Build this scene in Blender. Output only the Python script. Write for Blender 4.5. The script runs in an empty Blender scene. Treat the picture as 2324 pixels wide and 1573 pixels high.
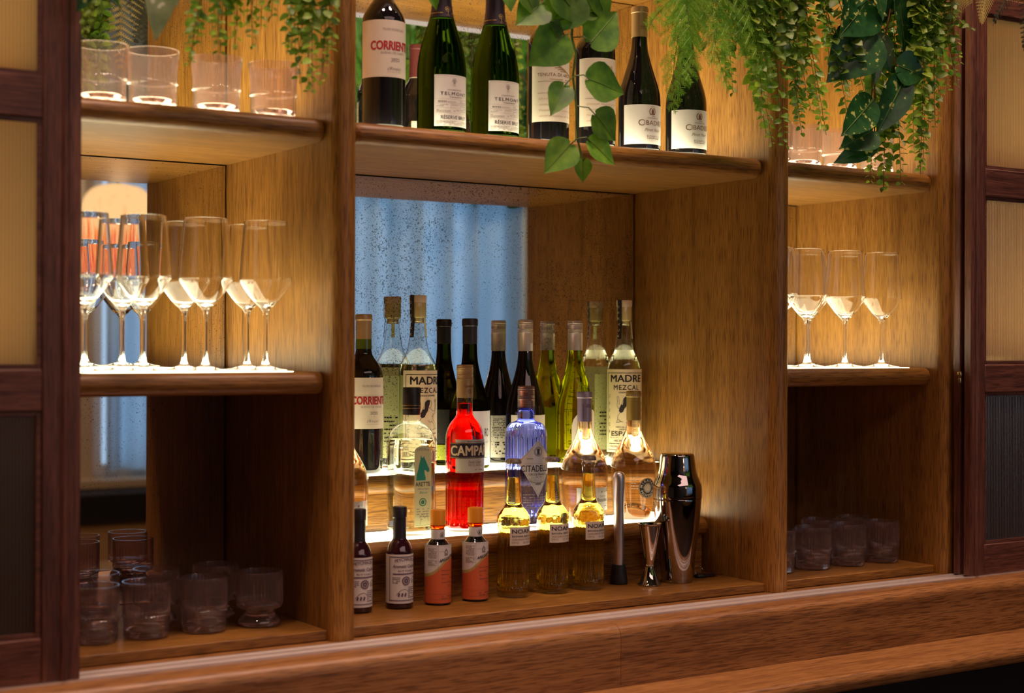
import bpy, math, random
from mathutils import Vector, Matrix
PI = math.pi
sin, cos = math.sin, math.cos
R = math.radians
SC = bpy.context.scene
COL = SC.collection
random.seed(7)

# ------------------------------------------------------------------ mesh helpers
class MB:
    def __init__(s): s.v = []; s.f = []
    def add(s, vs, fs):
        o = len(s.v); s.v += [tuple(p) for p in vs]; s.f += [tuple(i + o for i in f) for f in fs]; return s
    def box(s, x0, x1, y0, y1, z0, z1):
        return s.add([(x, y, z) for z in (z0, z1) for y in (y0, y1) for x in (x0, x1)],
                     [(0, 2, 3, 1), (4, 5, 7, 6), (0, 1, 5, 4), (2, 6, 7, 3), (0, 4, 6, 2), (1, 3, 7, 5)])
    def lathe(s, prof, n=48, rm=None, c=(0, 0, 0)):
        vs = []; fs = []
        for (r, z) in prof:
            for k in range(n):
                a = 2 * PI * k / n
                q = r * (rm(a, z) if rm else 1)
                vs.append((c[0] + q * cos(a), c[1] + q * sin(a), c[2] + z))
        m = len(prof)
        for i in range(m - 1):
            for k in range(n):
                k2 = (k + 1) % n
                fs.append((i * n + k, i * n + k2, (i + 1) * n + k2, (i + 1) * n + k))
        if prof[0][0] > 1e-6: fs.append(tuple(range(n - 1, -1, -1)))
        if prof[-1][0] > 1e-6: fs.append(tuple((m - 1) * n + k for k in range(n)))
        return s.add(vs, fs)
    def prism(s, poly, axis, a, b):
        def P(p, t):
            return {'x': (t, p[0], p[1]), 'y': (p[0], t, p[1]), 'z': (p[0], p[1], t)}[axis]
        n = len(poly)
        return s.add([P(p, a) for p in poly] + [P(p, b) for p in poly],
                     [tuple(range(n - 1, -1, -1)), tuple(range(n, 2 * n))] + [(i, (i + 1) % n, n + (i + 1) % n, n + i) for i in range(n)])
    def tube(s, pts, r, n=6, r1=None):
        pts = [Vector(p) for p in pts]; m = len(pts); vs = []; fs = []
        up = Vector((0.13, 0.97, 0.2))
        for i, p in enumerate(pts):
            t = (pts[min(i + 1, m - 1)] - pts[max(i - 1, 0)]).normalized()
            a = t.cross(up); a = a.normalized() if a.length > 1e-5 else Vector((1, 0, 0)); b = t.cross(a)
            rr = r if r1 is None else r + (r1 - r) * i / max(1, m - 1)
            for k in range(n):
                th = 2 * PI * k / n; vs.append(p + a * (rr * cos(th)) + b * (rr * sin(th)))
        for i in range(m - 1):
            for k in range(n):
                k2 = (k + 1) % n; fs.append((i * n + k, i * n + k2, (i + 1) * n + k2, (i + 1) * n + k))
        fs += [tuple(range(n - 1, -1, -1)), tuple((m - 1) * n + k for k in range(n))]
        return s.add(vs, fs)

def fixn(me):
    import bmesh
    bm = bmesh.new(); bm.from_mesh(me); bmesh.ops.recalc_face_normals(bm, faces=bm.faces[:]); bm.to_mesh(me); bm.free()

def obj(name, mb, mat, parent=None, world=False, sharp=35, kind=None, bev=None, label=None, recalc=True, loc=None):
    me = bpy.data.meshes.new(name); me.from_pydata(mb.v, [], mb.f); me.update()
    if recalc: fixn(me)
    if sharp is not None:
        me.polygons.foreach_set('use_smooth', [True] * len(me.polygons)); me.set_sharp_from_angle(angle=R(sharp))
    me.materials.append(mat)
    o = bpy.data.objects.new(name, me); COL.objects.link(o)
    if parent:
        o.parent = parent
        if world:
            r = parent
            off = Vector((0, 0, 0))
            while r: off += Vector(r.location); r = r.parent
            o.location = -off
    if loc: o.location = loc
    if bev:
        m = o.modifiers.new('b', 'BEVEL'); m.width = bev; m.segments = 2; m.limit_method = 'ANGLE'
    if kind: o['kind'] = kind
    if label: o['label'] = label
    return o

def tag(o, label, cat, group=None):
    o['label'] = label; o['category'] = cat
    if group: o['group'] = group
    return o
def thing(name, label, cat, loc=(0, 0, 0), rz=0, group=None):
    o = bpy.data.objects.new(name, None); COL.objects.link(o); o.empty_display_size = .05
    o.location = loc; o.rotation_euler = (0, 0, rz); return tag(o, label, cat, group)
def kids(o): return [c for c in bpy.data.objects if c.parent == o]
def dup(root, loc, label, rz=0, group=None):
    def cp(o, par):
        c = o.copy(); COL.objects.link(c)
        if par: c.parent = par
        for k in tree.get(o.name, []): cp(k, c)
        return c
    tree = {}
    for x in list(bpy.data.objects):
        if x.parent: tree.setdefault(x.parent.name, []).append(x)
    c = cp(root, None); c.location = loc; c.rotation_euler = (0, 0, rz); c['label'] = label
    if group: c['group'] = group
    return c

# ------------------------------------------------------------------ materials
def mat(name):
    m = bpy.data.materials.new(name); m.use_nodes = True; nt = m.node_tree; nt.nodes.clear()
    out = nt.nodes.new('ShaderNodeOutputMaterial')
    return m, nt, out
def N(nt, t, **k):
    n = nt.nodes.new(t)
    for a, b in k.items():
        if a in n.inputs: n.inputs[a].default_value = b
        else: setattr(n, a, b)
    return n
def lk(nt, a, b): nt.links.new(a, b)
def c4(c): return (c[0], c[1], c[2], 1)
def pbr(name, col, rough=.5, metal=0, coat=0, spec=.5, var=None, vscale=30):
    m, nt, out = mat(name)
    p = N(nt, 'ShaderNodeBsdfPrincipled', Roughness=rough, Metallic=metal)
    p.inputs['Base Color'].default_value = c4(col); p.inputs['Coat Weight'].default_value = coat; p.inputs['Specular IOR Level'].default_value = spec
    if var:
        tc = N(nt, 'ShaderNodeTexCoord'); nz = N(nt, 'ShaderNodeTexNoise', Scale=vscale, Detail=4.0)
        lk(nt, tc.outputs['Object'], nz.inputs['Vector'])
        mx = N(nt, 'ShaderNodeMix', data_type='RGBA'); mx.inputs[6].default_value = c4(col); mx.inputs[7].default_value = c4(var)
        lk(nt, nz.outputs['Fac'], mx.inputs[0]); lk(nt, mx.outputs[2], p.inputs['Base Color'])
    lk(nt, p.outputs[0], out.inputs[0]); return m
def ramp(nt, pts):
    r = N(nt, 'ShaderNodeValToRGB'); e = r.color_ramp.elements
    while len(e) < len(pts): e.new(.5)
    for i, (p, c) in enumerate(pts): e[i].position = p; e[i].color = c4(c) if len(c) == 3 else c
    return r
def wood(name, axis, light, mid, dark, rough=.42, fig=1.0, coat=.03, cross=34):
    m, nt, out = mat(name)
    tc = N(nt, 'ShaderNodeTexCoord'); geo = N(nt, 'ShaderNodeNewGeometry')
    def mp(a, b):
        s = [b, b, b]; s['xyz'.index(axis)] = a
        q = N(nt, 'ShaderNodeMapping'); q.inputs['Scale'].default_value = s; lk(nt, geo.outputs['Position'], q.inputs['Vector']); return q
    big = N(nt, 'ShaderNodeTexNoise', Scale=1.0, Detail=3.0, Distortion=1.2 * fig); lk(nt, mp(1.1, cross).outputs[0], big.inputs['Vector'])
    ring = N(nt, 'ShaderNodeMath', operation='MULTIPLY'); ring.inputs[1].default_value = 5.0 * fig; lk(nt, big.outputs['Fac'], ring.inputs[0])
    fr = N(nt, 'ShaderNodeMath', operation='PINGPONG'); fr.inputs[1].default_value = 1.0; lk(nt, ring.outputs[0], fr.inputs[0])
    fib = N(nt, 'ShaderNodeTexNoise', Scale=1.0, Detail=5.0, Roughness=.65); lk(nt, mp(7, 330).outputs[0], fib.inputs['Vector'])
    por = N(nt, 'ShaderNodeTexNoise', Scale=1.0, Detail=2.0); lk(nt, mp(24, 560).outputs[0], por.inputs['Vector'])
    mx = N(nt, 'ShaderNodeMath', operation='MULTIPLY_ADD'); mx.inputs[1].default_value = .30; lk(nt, fr.outputs[0], mx.inputs[0])
    f2 = N(nt, 'ShaderNodeMath', operation='MULTIPLY'); f2.inputs[1].default_value = .6; lk(nt, fib.outputs['Fac'], f2.inputs[0]); lk(nt, f2.outputs[0], mx.inputs[2])
    cr = ramp(nt, [(.16, dark), (.42, mid), (.70, light)]); lk(nt, mx.outputs[0], cr.inputs[0])
    pr = ramp(nt, [(.38, (.36, .30, .26)), (.52, (1, 1, 1))]); lk(nt, por.outputs['Fac'], pr.inputs[0])
    mul = N(nt, 'ShaderNodeMix', data_type='RGBA', blend_type='MULTIPLY'); mul.inputs[0].default_value = .8
    lk(nt, cr.outputs[0], mul.inputs[6]); lk(nt, pr.outputs[0], mul.inputs[7])
    p = N(nt, 'ShaderNodeBsdfPrincipled', Roughness=rough); p.inputs['Coat Weight'].default_value = coat; p.inputs['Coat Roughness'].default_value = .25
    lk(nt, mul.outputs[2], p.inputs['Base Color'])
    b = N(nt, 'ShaderNodeBump', Strength=.18, Distance=.001); lk(nt, por.outputs['Fac'], b.inputs['Height']); lk(nt, b.outputs[0], p.inputs['Normal'])
    lk(nt, p.outputs[0], out.inputs[0]); return m
def thin(name, tint=(1, 1, 1), rough=.015, ior=1.5, boost=1.0, haze=0, hcol=(1, 1, 1)):
    m, nt, out = mat(name)
    t = N(nt, 'ShaderNodeBsdfTransparent'); t.inputs[0].default_value = c4(tint)
    g = N(nt, 'ShaderNodeBsdfGlossy', Roughness=rough)
    f = N(nt, 'ShaderNodeLayerWeight', Blend=.5)          # facing ratio, the same from both sides of a thin wall
    pw = N(nt, 'ShaderNodeMath', operation='POWER'); pw.inputs[1].default_value = 4.2; lk(nt, f.outputs['Facing'], pw.inputs[0])
    f0 = ((ior - 1) / (ior + 1)) ** 2
    ml = N(nt, 'ShaderNodeMath', operation='MULTIPLY_ADD', use_clamp=True); ml.inputs[1].default_value = .9 * boost; ml.inputs[2].default_value = f0 * boost; lk(nt, pw.outputs[0], ml.inputs[0])
    mx = N(nt, 'ShaderNodeMixShader'); lk(nt, ml.outputs[0], mx.inputs[0]); lk(nt, t.outputs[0], mx.inputs[1]); lk(nt, g.outputs[0], mx.inputs[2])
    if haze:
        tr = N(nt, 'ShaderNodeBsdfTranslucent'); tr.inputs[0].default_value = c4(hcol); df = N(nt, 'ShaderNodeBsdfDiffuse'); df.inputs[0].default_value = c4(hcol)
        m2 = N(nt, 'ShaderNodeMixShader'); m2.inputs[0].default_value = .5; lk(nt, tr.outputs[0], m2.inputs[1]); lk(nt, df.outputs[0], m2.inputs[2])
        m3 = N(nt, 'ShaderNodeMixShader'); m3.inputs[0].default_value = haze; lk(nt, mx.outputs[0], m3.inputs[1]); lk(nt, m2.outputs[0], m3.inputs[2]); mx = m3
    lk(nt, mx.outputs[0], out.inputs[0]); return m
def glass(name, tint=(1, 1, 1), ior=1.45, rough=0.0):
    m, nt, out = mat(name)
    g = N(nt, 'ShaderNodeBsdfGlass', IOR=ior, Roughness=rough); g.inputs[0].default_value = c4(tint)
    lk(nt, g.outputs[0], out.inputs[0]); return m
def leafmat(name, a, b, trans=.35, rough=.35, vein=None, scale=38.0):
    m, nt, out = mat(name)
    tc = N(nt, 'ShaderNodeNewGeometry'); nz = N(nt, 'ShaderNodeTexNoise', Scale=float(scale), Detail=2.0); lk(nt, tc.outputs['Position'], nz.inputs['Vector'])
    cr = ramp(nt, [(.35, a), (.65, b)] if not vein else [(.3, a), (.63, b), (.67, vein)]); lk(nt, nz.outputs['Fac'], cr.inputs[0])
    p = N(nt, 'ShaderNodeBsdfPrincipled', Roughness=rough); lk(nt, cr.outputs[0], p.inputs['Base Color'])
    t = N(nt, 'ShaderNodeBsdfTranslucent'); lk(nt, cr.outputs[0], t.inputs[0])
    mx = N(nt, 'ShaderNodeMixShader'); mx.inputs[0].default_value = trans
    lk(nt, p.outputs[0], mx.inputs[1]); lk(nt, t.outputs[0], mx.inputs[2]); lk(nt, mx.outputs[0], out.inputs[0]); return m
def emit(name, col, s):
    m, nt, out = mat(name); e = N(nt, 'ShaderNodeEmission', Strength=s); e.inputs[0].default_value = c4(col); lk(nt, e.outputs[0], out.inputs[0]); return m
def mirror(name, dens):
    m, nt, out = mat(name); geo = N(nt, 'ShaderNodeNewGeometry')
    p = N(nt, 'ShaderNodeBsdfPrincipled', Metallic=1.0, Roughness=.02); p.inputs['Base Color'].default_value = (.80, .775, .73, 1)
    d = N(nt, 'ShaderNodeBsdfPrincipled', Roughness=.6); d.inputs['Base Color'].default_value = (.045, .035, .03, 1)
    big = N(nt, 'ShaderNodeTexNoise', Scale=6.0, Detail=2.0); lk(nt, geo.outputs['Position'], big.inputs['Vector'])
    acc = None
    for sc, th in ((125, .24), (300, .44), (600, .52)):
        v = N(nt, 'ShaderNodeTexVoronoi', Scale=float(sc)); lk(nt, geo.outputs['Position'], v.inputs['Vector'])
        sp = N(nt, 'ShaderNodeSeparateColor'); lk(nt, v.outputs['Color'], sp.inputs[0])
        pw = N(nt, 'ShaderNodeMath', operation='POWER'); pw.inputs[1].default_value = 3.2; lk(nt, sp.outputs[0], pw.inputs[0])
        bm = N(nt, 'ShaderNodeMapRange'); bm.inputs[1].default_value = .35; bm.inputs[2].default_value = .65; bm.inputs[3].default_value = th * dens * .45; bm.inputs[4].default_value = th * dens * 1.5; lk(nt, big.outputs['Fac'], bm.inputs[0])
        rr = N(nt, 'ShaderNodeMath', operation='MULTIPLY'); lk(nt, pw.outputs[0], rr.inputs[0]); lk(nt, bm.outputs[0], rr.inputs[1])
        lt = N(nt, 'ShaderNodeMath', operation='LESS_THAN'); lk(nt, v.outputs['Distance'], lt.inputs[0]); lk(nt, rr.outputs[0], lt.inputs[1])
        if acc is None: acc = lt
        else:
            q = N(nt, 'ShaderNodeMath', operation='MAXIMUM'); lk(nt, acc.outputs[0], q.inputs[0]); lk(nt, lt.outputs[0], q.inputs[1]); acc = q
    sc = N(nt, 'ShaderNodeMath', operation='MULTIPLY'); sc.inputs[1].default_value = .62; lk(nt, acc.outputs[0], sc.inputs[0])
    mx = N(nt, 'ShaderNodeMixShader'); lk(nt, sc.outputs[0], mx.inputs[0]); lk(nt, p.outputs[0], mx.inputs[1]); lk(nt, d.outputs[0], mx.inputs[2]); lk(nt, mx.outputs[0], out.inputs[0]); return m
def reeded(name):
    m, nt, out = mat(name); geo = N(nt, 'ShaderNodeNewGeometry')
    w = N(nt, 'ShaderNodeTexWave', Scale=62.0, wave_type='BANDS', bands_direction='X', wave_profile='SIN'); lk(nt, geo.outputs['Position'], w.inputs['Vector'])
    b = N(nt, 'ShaderNodeBump', Strength=.6, Distance=.002); lk(nt, w.outputs['Fac'], b.inputs['Height'])
    cr = ramp(nt, [(0, (.55, .43, .27)), (1, (.80, .64, .40))]); lk(nt, w.outputs['Fac'], cr.inputs[0])
    g = N(nt, 'ShaderNodeBsdfRefraction', Roughness=.42, IOR=1.12); lk(nt, cr.outputs[0], g.inputs[0])
    t = N(nt, 'ShaderNodeBsdfTranslucent'); lk(nt, cr.outputs[0], t.inputs[0])
    m1 = N(nt, 'ShaderNodeMixShader'); m1.inputs[0].default_value = .3; lk(nt, g.outputs[0], m1.inputs[1]); lk(nt, t.outputs[0], m1.inputs[2])
    gl = N(nt, 'ShaderNodeBsdfGlossy', Roughness=.3); lk(nt, b.outputs[0], gl.inputs['Normal'])
    m2 = N(nt, 'ShaderNodeMixShader'); m2.inputs[0].default_value = .20; lk(nt, m1.outputs[0], m2.inputs[1]); lk(nt, gl.outputs[0], m2.inputs[2]); lk(nt, m2.outputs[0], out.inputs[0]); return m

OAK = dict(light=(.46, .215, .040), mid=(.35, .157, .027), dark=(.20, .082, .015))
OAKD = dict(light=(.30, .135, .05), mid=(.20, .082, .032), dark=(.085, .032, .016))
WAL = dict(light=(.22, .080, .048), mid=(.135, .047, .032), dark=(.055, .019, .015))
W_side = wood('oak_vertical', 'z', **OAK, fig=.6)
W_shelf = wood('oak_lengthwise', 'x', **OAK, fig=.8, cross=30)
W_top = wood('oak_counter', 'x', light=(.42, .20, .062), mid=(.32, .142, .042), dark=(.19, .076, .024), fig=1.1, cross=24, rough=.36)
W_stile = wood('stained_oak_vertical', 'z', **WAL, fig=1.2)
W_rail = wood('stained_oak_lengthwise', 'x', **WAL, fig=1.2)
W_rough = wood('sawn_oak', 'x', light=(.46, .235, .075), mid=(.36, .17, .05), dark=(.20, .085, .026), fig=.5, cross=40, rough=.5)
M_black = pbr('black_lacquer', (.006, .005, .006), .5)
M_alu = pbr('satin_aluminium', (.85, .76, .70), .45, .85)
M_mir = mirror('antique_mirror', 1.0); M_mir2 = mirror('antique_mirror_sparse', .62)
M_reed = reeded('reeded_glass')
M_light = emit('luminous_acrylic', (1, .92, .59), 7.8)
M_strip = emit('led_strip', (1, .82, .70), .7)
M_chrome = pbr('polished_steel', (.62, .58, .56), .04, 1)
M_gun = pbr('gunmetal_mirror', (.40, .36, .35), .045, 1)
M_brush = pbr('brushed_steel', (.85, .78, .74), .36, 1)
M_rubber = pbr('black_rubber', (.01, .01, .012), .5)
M_brass = pbr('brass', (.7, .5, .25), .25, 1)
M_cream = pbr('cream_paper', (.80, .72, .60), .6, var=(.76, .67, .55), vscale=200)
M_white = pbr('white_paper', (.84, .80, .76), .55)
M_kraft = pbr('tan_paper', (.80, .63, .42), .6)
M_ink = pbr('black_ink', (.022, .018, .02), .6)
M_navy = pbr('navy_foil', (.035, .022, .045), .4)
M_red = pbr('red_ink', (.50, .025, .035), .5)
M_brown = pbr('brown_ink', (.22, .10, .045), .5)
M_grey = pbr('grey_ink', (.30, .26, .24), .6)
M_purple = pbr('violet_ink', (.16, .10, .15), .6)
M_gold = pbr('gold_foil', (.62, .44, .16), .35, .8)
M_goldcap = pbr('old_gold_capsule', (.40, .27, .06), .4, .35)
M_tan = pbr('tan_capsule', (.55, .36, .17), .38, .3)
M_blackcap = pbr('black_capsule', (.028, .025, .03), .38)
M_redcap = pbr('wine_red_capsule', (.16, .035, .04), .42)
M_silver = pbr('satin_silver_cap', (.62, .53, .45), .38, .55)
M_lilac = pbr('lilac_capsule', (.44, .36, .45), .36, .4)
M_tin = pbr('bronze_cap', (.28, .19, .16), .4, .7)
M_orangecap = pbr('orange_plastic', (.85, .31, .012), .42); M_mez = pbr('backlit_cream_paper', (.86, .73, .48), .6)  # yellow warmth of backlight is put into the cream label colour
M_orange = pbr('orange_paper', (.72, .14, .045), .55)
M_ochre = pbr('ochre_paper', (.55, .42, .14), .55)
M_green = pbr('green_ink', (.03, .36, .24), .5)
M_palegreen = pbr('pale_green_paper', (.82, .85, .45), .55)
M_lime = pbr('lime_paper', (.60, .68, .07), .55)
M_dkgrey = pbr('charcoal_paper', (.045, .045, .05), .55)
M_wineglass = pbr('red_wine_in_dark_glass', (.008, .006, .007), .035, coat=.3)
M_clear = thin('clear_bottle_glass', (.97, .98, .96), boost=1.6)
M_blueglass = thin('blue_bottle_glass', (.80, .83, .99), boost=1.3)
M_solidclear = glass('clear_spirit', (.97, .97, .92), 1.34)
M_gin = glass('gin_blue', (.56, .60, .98), 1.42)
M_campari = glass('scarlet_bitter', (.95, .035, .02), 1.36)
M_rose = glass('pale_rose_wine', (.99, .87, .74), 1.35)
M_lager = glass('golden_lager', (.97, .87, .33), 1.35)
M_champ = glass('green_champagne_glass', (.19, .29, .075), 1.42)
M_whitewine = glass('yellow_green_wine', (.66, .68, .10), 1.40)
M_olive = glass('olive_wine_glass', (.20, .19, .035), 1.42)
M_amber = glass('amber_glass', (.75, .28, .03), 1.45)
M_crystal = glass('crystal', (1, 1, 1), 1.38)
M_pink = thin('blush_glass', (.965, .90, .885), boost=1.9, haze=.045, hcol=(1, .90, .88)); M_base = glass('blush_glass_base', (.97, .92, .91), 1.45)

# ------------------------------------------------------------------ label helpers
_tc = {}
def glyphs(s, bold=0, shear=0, space=1.0):
    key = (s, bold, shear, space)
    if key in _tc: return _tc[key]
    cu = bpy.data.curves.new('t', 'FONT'); cu.body = s; cu.size = 1; cu.offset = bold; cu.shear = shear; cu.space_character = space; cu.resolution_u = 3; cu.align_x = 'CENTER'
    o = bpy.data.objects.new('t', cu); COL.objects.link(o)
    dg = bpy.context.evaluated_depsgraph_get(); me = bpy.data.meshes.new_from_object(o.evaluated_get(dg))
    vs = [(v.co.x, v.co.y) for v in me.vertices]; fs = [tuple(p.vertices) for p in me.polygons]
    bpy.data.meshes.remove(me); bpy.data.objects.remove(o); bpy.data.curves.remove(cu)
    xs = [v[0] for v in vs]; c = (min(xs) + max(xs)) / 2; w = max(xs) - min(xs)
    _tc[key] = ([(x - c, y) for x, y in vs], fs, w); return _tc[key]
CAP = .70
class Ink:
    """flat shapes in label coordinates: u along the paper, z up"""
    def __init__(s): s.v = []; s.f = []
    def text(s, t, u, z, cap, w=None, bold=0, shear=0, space=1.0, rot=0, arc=None):
        vs, fs, tw = glyphs(t, 0, shear, space); k = cap / CAP; kx = (w / tw) if w else k
        for dx, dy in (((0, 0),) if bold <= 0 else ((-bold, 0), (bold, 0), (0, bold * .7), (0, -bold * .7))):
            o = len(s.v)
            for x, y in vs:
                a, b = (x * kx + dx * k, (y + dy) * k)
                if rot: a, b = -b, a
                if arc: b += arc * (1 - (a / (.5 * tw * kx)) ** 2)
                s.v.append((u + a, z + b))
            s.f += [tuple(i + o for i in f) for f in fs]
        return s
    def poly(s, pts):
        o = len(s.v); s.v += list(pts); s.f.append(tuple(range(o, o + len(pts)))); return s
    def rect(s, u0, u1, z0, z1):
        n = max(1, int((u1 - u0) / .006))
        for i in range(n):
            a = u0 + (u1 - u0) * i / n; b = u0 + (u1 - u0) * (i + 1) / n; s.poly([(a, z0), (b, z0), (b, z1), (a, z1)])
        return s
    def line(s, pts, w):
        for (a, b), (c, d) in zip(pts, pts[1:]):
            L = math.hypot(c - a, d - b)
            if L < 1e-6: continue
            nx, ny = -(d - b) / L * w / 2, (c - a) / L * w / 2
            s.poly([(a + nx, b + ny), (a - nx, b - ny), (c - nx, d - ny), (c + nx, d + ny)])
        return s
    def ring(s, u, z, r, w, n=24, a0=0, a1=2 * PI):
        return s.line([(u + r * cos(a0 + (a1 - a0) * i / n), z + r * sin(a0 + (a1 - a0) * i / n)) for i in range(n + 1)], w)
    def frame(s, u0, u1, z0, z1, w):
        return s.rect(u0, u1, z0, z0 + w).rect(u0, u1, z1 - w, z1).rect(u0, u0 + w, z0, z1).rect(u1 - w, u1, z0, z1)
    def bars(s, u0, u1, z, h, seed=0, fill=.85):
        rd = random.Random(seed); u = u0
        while u < u1:
            L = rd.uniform(.002, .006); e = min(u + L, u1)
            if rd.random() < fill: s.poly([(u, z), (e, z), (e, z + h), (u, z + h)])
            u = e + .0009
        return s
def wrap(ink, r, name, m, parent, face=-PI / 2):
    mb = MB()
    for u, z in ink.v:
        a = face + u / r; mb.v.append((r * cos(a), r * sin(a), z))
    mb.f = ink.f
    return obj(name, mb, m, parent, sharp=60, recalc=False)
def patch(r, u0, u1, lo, hi, name, m, parent, face=-PI / 2, n=24):
    mb = MB(); L = lo if callable(lo) else (lambda u: lo); H = hi if callable(hi) else (lambda u: hi); K = 4
    for i in range(n + 1):
        u = u0 + (u1 - u0) * i / n; a = face + u / r; l, h = L(u), H(u)
        for k in range(K + 1): mb.v.append((r * cos(a), r * sin(a), l + (h - l) * k / K))
    for i in range(n):
        for k in range(K):
            b = i * (K + 1) + k; mb.f.append((b, b + K + 1, b + K + 2, b + 1))
    return obj(name, mb, m, parent, sharp=60, recalc=False)
def lab(parent, r, u0, u1, z0, z1, m=None, name='label', face=-PI / 2):
    return patch(r + .0004, u0, u1, z0, z1, name, m or M_white, parent, face)

def smooth(prof, n=5):
    """Catmull-Rom through the points marked by plain tuples; a point given 3 values is a hard corner"""
    out = []
    P = prof
    for i in range(len(P) - 1):
        p1, p2 = P[i], P[i + 1]
        if len(p1) == 3 and len(p2) == 3: out.append(p1[:2]); continue
        p0 = P[i - 1] if i > 0 and len(p1) == 2 else p1; p3 = P[i + 2] if i + 2 < len(P) and len(p2) == 2 else p2
        for k in range(n):
            t = k / n
            out.append(tuple(.5 * (2 * p1[j] + (p2[j] - p0[j]) * t + (2 * p0[j] - 5 * p1[j] + 4 * p2[j] - p3[j]) * t * t + (3 * p1[j] - p0[j] - 3 * p2[j] + p3[j]) * t ** 3) for j in (0, 1)))
    out.append(P[-1][:2]); return [(max(a, 0), b) for a, b in out]
C = lambda r, z: (r, z, 1)

# ------------------------------------------------------------------ room
def plane_box(name, *b, m=None, kind='structure', bev=None):
    return obj(name, MB().box(*b), m, kind=kind, bev=bev)
M_wall = pbr('blue_grey_plaster', (.12, .15, .15), .8, var=(.10, .125, .13), vscale=3)
M_wallw = pbr('warm_beige_plaster', (.48, .39, .31), .8)
M_ceil = pbr('dark_ceiling', (.10, .09, .08), .8)
M_floor = wood('floor_boards', 'x', light=(.20, .12, .07), mid=(.14, .08, .045), dark=(.07, .035, .02), cross=9)
plane_box('floor', -4, 7, -4.1, .6, -.1, 0, m=M_floor)
plane_box('ceiling', -4, 7, -4.1, .6, 3.3, 3.4, m=M_ceil)
plane_box('wall_back', -4, 7, .5, .6, 0, 3.3, m=M_wallw)
plane_box('wall_left', -4.1, -4, -4.1, .6, 0, 3.3, m=M_wallw)
plane_box('wall_right', 7, 7.1, -4.1, .6, 0, 3.3, m=M_wallw)
wf = MB().box(-4, 2.3, -4.1, -4, 0, 3.3).box(4.75, 7, -4.1, -4, 0, 3.3).box(2.3, 4.75, -4.1, -4, 0, .8).box(2.3, 4.75, -4.1, -4, 2.35, 3.3)
obj('wall_front', wf, M_wall, kind='structure')
win = MB().box(2.3, 4.75, -4.09, -4.03, .8, .86).box(2.3, 4.75, -4.09, -4.03, 2.29, 2.35)
for x in (2.3, 3.09, 3.90, 4.69): win.box(x, x + .06, -4.09, -4.03, .86, 2.29)
M_beige = pbr('beige_paint', (.55, .43, .26), .5)
w1 = obj('window_1', win, M_white, kind='structure')
gp = obj('pane', MB().box(2.36, 4.69, -4.065, -4.06, .86, 2.29), thin('window_glass'), w1)
obj('sill', MB().box(2.05, 4.85, -4.0, -3.84, .765, .80), M_beige, w1); obj('casing', MB().box(2.05, 2.3, -4.0, -3.97, .80, 2.2), M_beige, w1)
# sheer curtain with soft folds
m_, nt, out = mat('sheer_curtain'); t = N(nt, 'ShaderNodeBsdfTranslucent'); t.inputs[0].default_value = (.56, .76, .92, 1)
d = N(nt, 'ShaderNodeBsdfDiffuse'); d.inputs[0].default_value = (.6, .64, .66, 1); mx = N(nt, 'ShaderNodeMixShader'); mx.inputs[0].default_value = .7
lk(nt, d.outputs[0], mx.inputs[1]); lk(nt, t.outputs[0], mx.inputs[2]); lk(nt, mx.outputs[0], out.inputs[0]); M_sheer = m_
mb = MB(); n = 260
for i in range(n + 1):
    x = 2.32 + 2.3 * i / n
    y = -3.92 + .055 * sin(x * 31 + 2.5 * sin(x * 4.3)) + .022 * sin(x * 71 + 1)
    mb.v += [(x, y, .84), (x, y * 1.0 - .0, 2.42)]
mb.f = [(2 * i, 2 * i + 2, 2 * i + 3, 2 * i + 1) for i in range(n)]
tag(obj('curtain', mb, M_sheer, recalc=False), 'pale sheer curtain with soft folds over the bright window, seen in the centre mirror', 'curtain')
# banquette under the window
b = thing('banquette', 'dark bench with tan back under the curtained window, seen in the lower left mirror', 'bench', (3.2, -3.75, 0))
M_tan2 = pbr('tan_leather', (.45, .29, .13), .5)
obj('backrest', MB().box(1.2, 5.2, -3.85, -3.75, .30, .61), M_tan2, b, True, bev=.01)
obj('top_rail', MB().box(1.2, 5.2, -3.86, -3.73, .612, .755), M_black, b, True, bev=.01)
obj('seat', MB().box(1.2, 5.2, -3.748, -3.3, .25, .45), M_tan2, b, True, bev=.02)
obj('plinth', MB().box(1.2, 5.2, -3.85, -3.35, 0, .248), M_black, b, True)
# pendant lamp
lp = thing('pendant_lamp', 'glowing peach fabric lamp with red brush marks, seen in the left mirror', 'lamp', (2.012, -2.8, 1.716))
m_, nt, out = mat('painted_lamp_shade'); geo = N(nt, 'ShaderNodeTexCoord'); mp = N(nt, 'ShaderNodeMapping'); mp.inputs['Scale'].default_value = (60, 60, 9); lk(nt, geo.outputs['Object'], mp.inputs[0])
nz = N(nt, 'ShaderNodeTexNoise', Scale=1.0, Detail=4.0); lk(nt, mp.outputs[0], nz.inputs['Vector'])
sx = N(nt, 'ShaderNodeSeparateXYZ'); lk(nt, geo.outputs['Object'], sx.inputs[0])
mr = N(nt, 'ShaderNodeMapRange'); mr.inputs[1].default_value = .08; mr.inputs[2].default_value = .24; mr.inputs[3].default_value = .16; mr.inputs[4].default_value = -.2; lk(nt, sx.outputs[2], mr.inputs[0])
ad = N(nt, 'ShaderNodeMath', operation='ADD'); lk(nt, nz.outputs['Fac'], ad.inputs[0]); lk(nt, mr.outputs[0], ad.inputs[1])
cr = ramp(nt, [(.42, (1, .60, .27)), (.60, (1, .28, .07)), (.75, (.8, .08, .06))]); lk(nt, ad.outputs[0], cr.inputs[0])
e = N(nt, 'ShaderNodeEmission', Strength=1.35); lk(nt, cr.outputs[0], e.inputs[0]); lk(nt, e.outputs[0], out.inputs[0])
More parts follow.
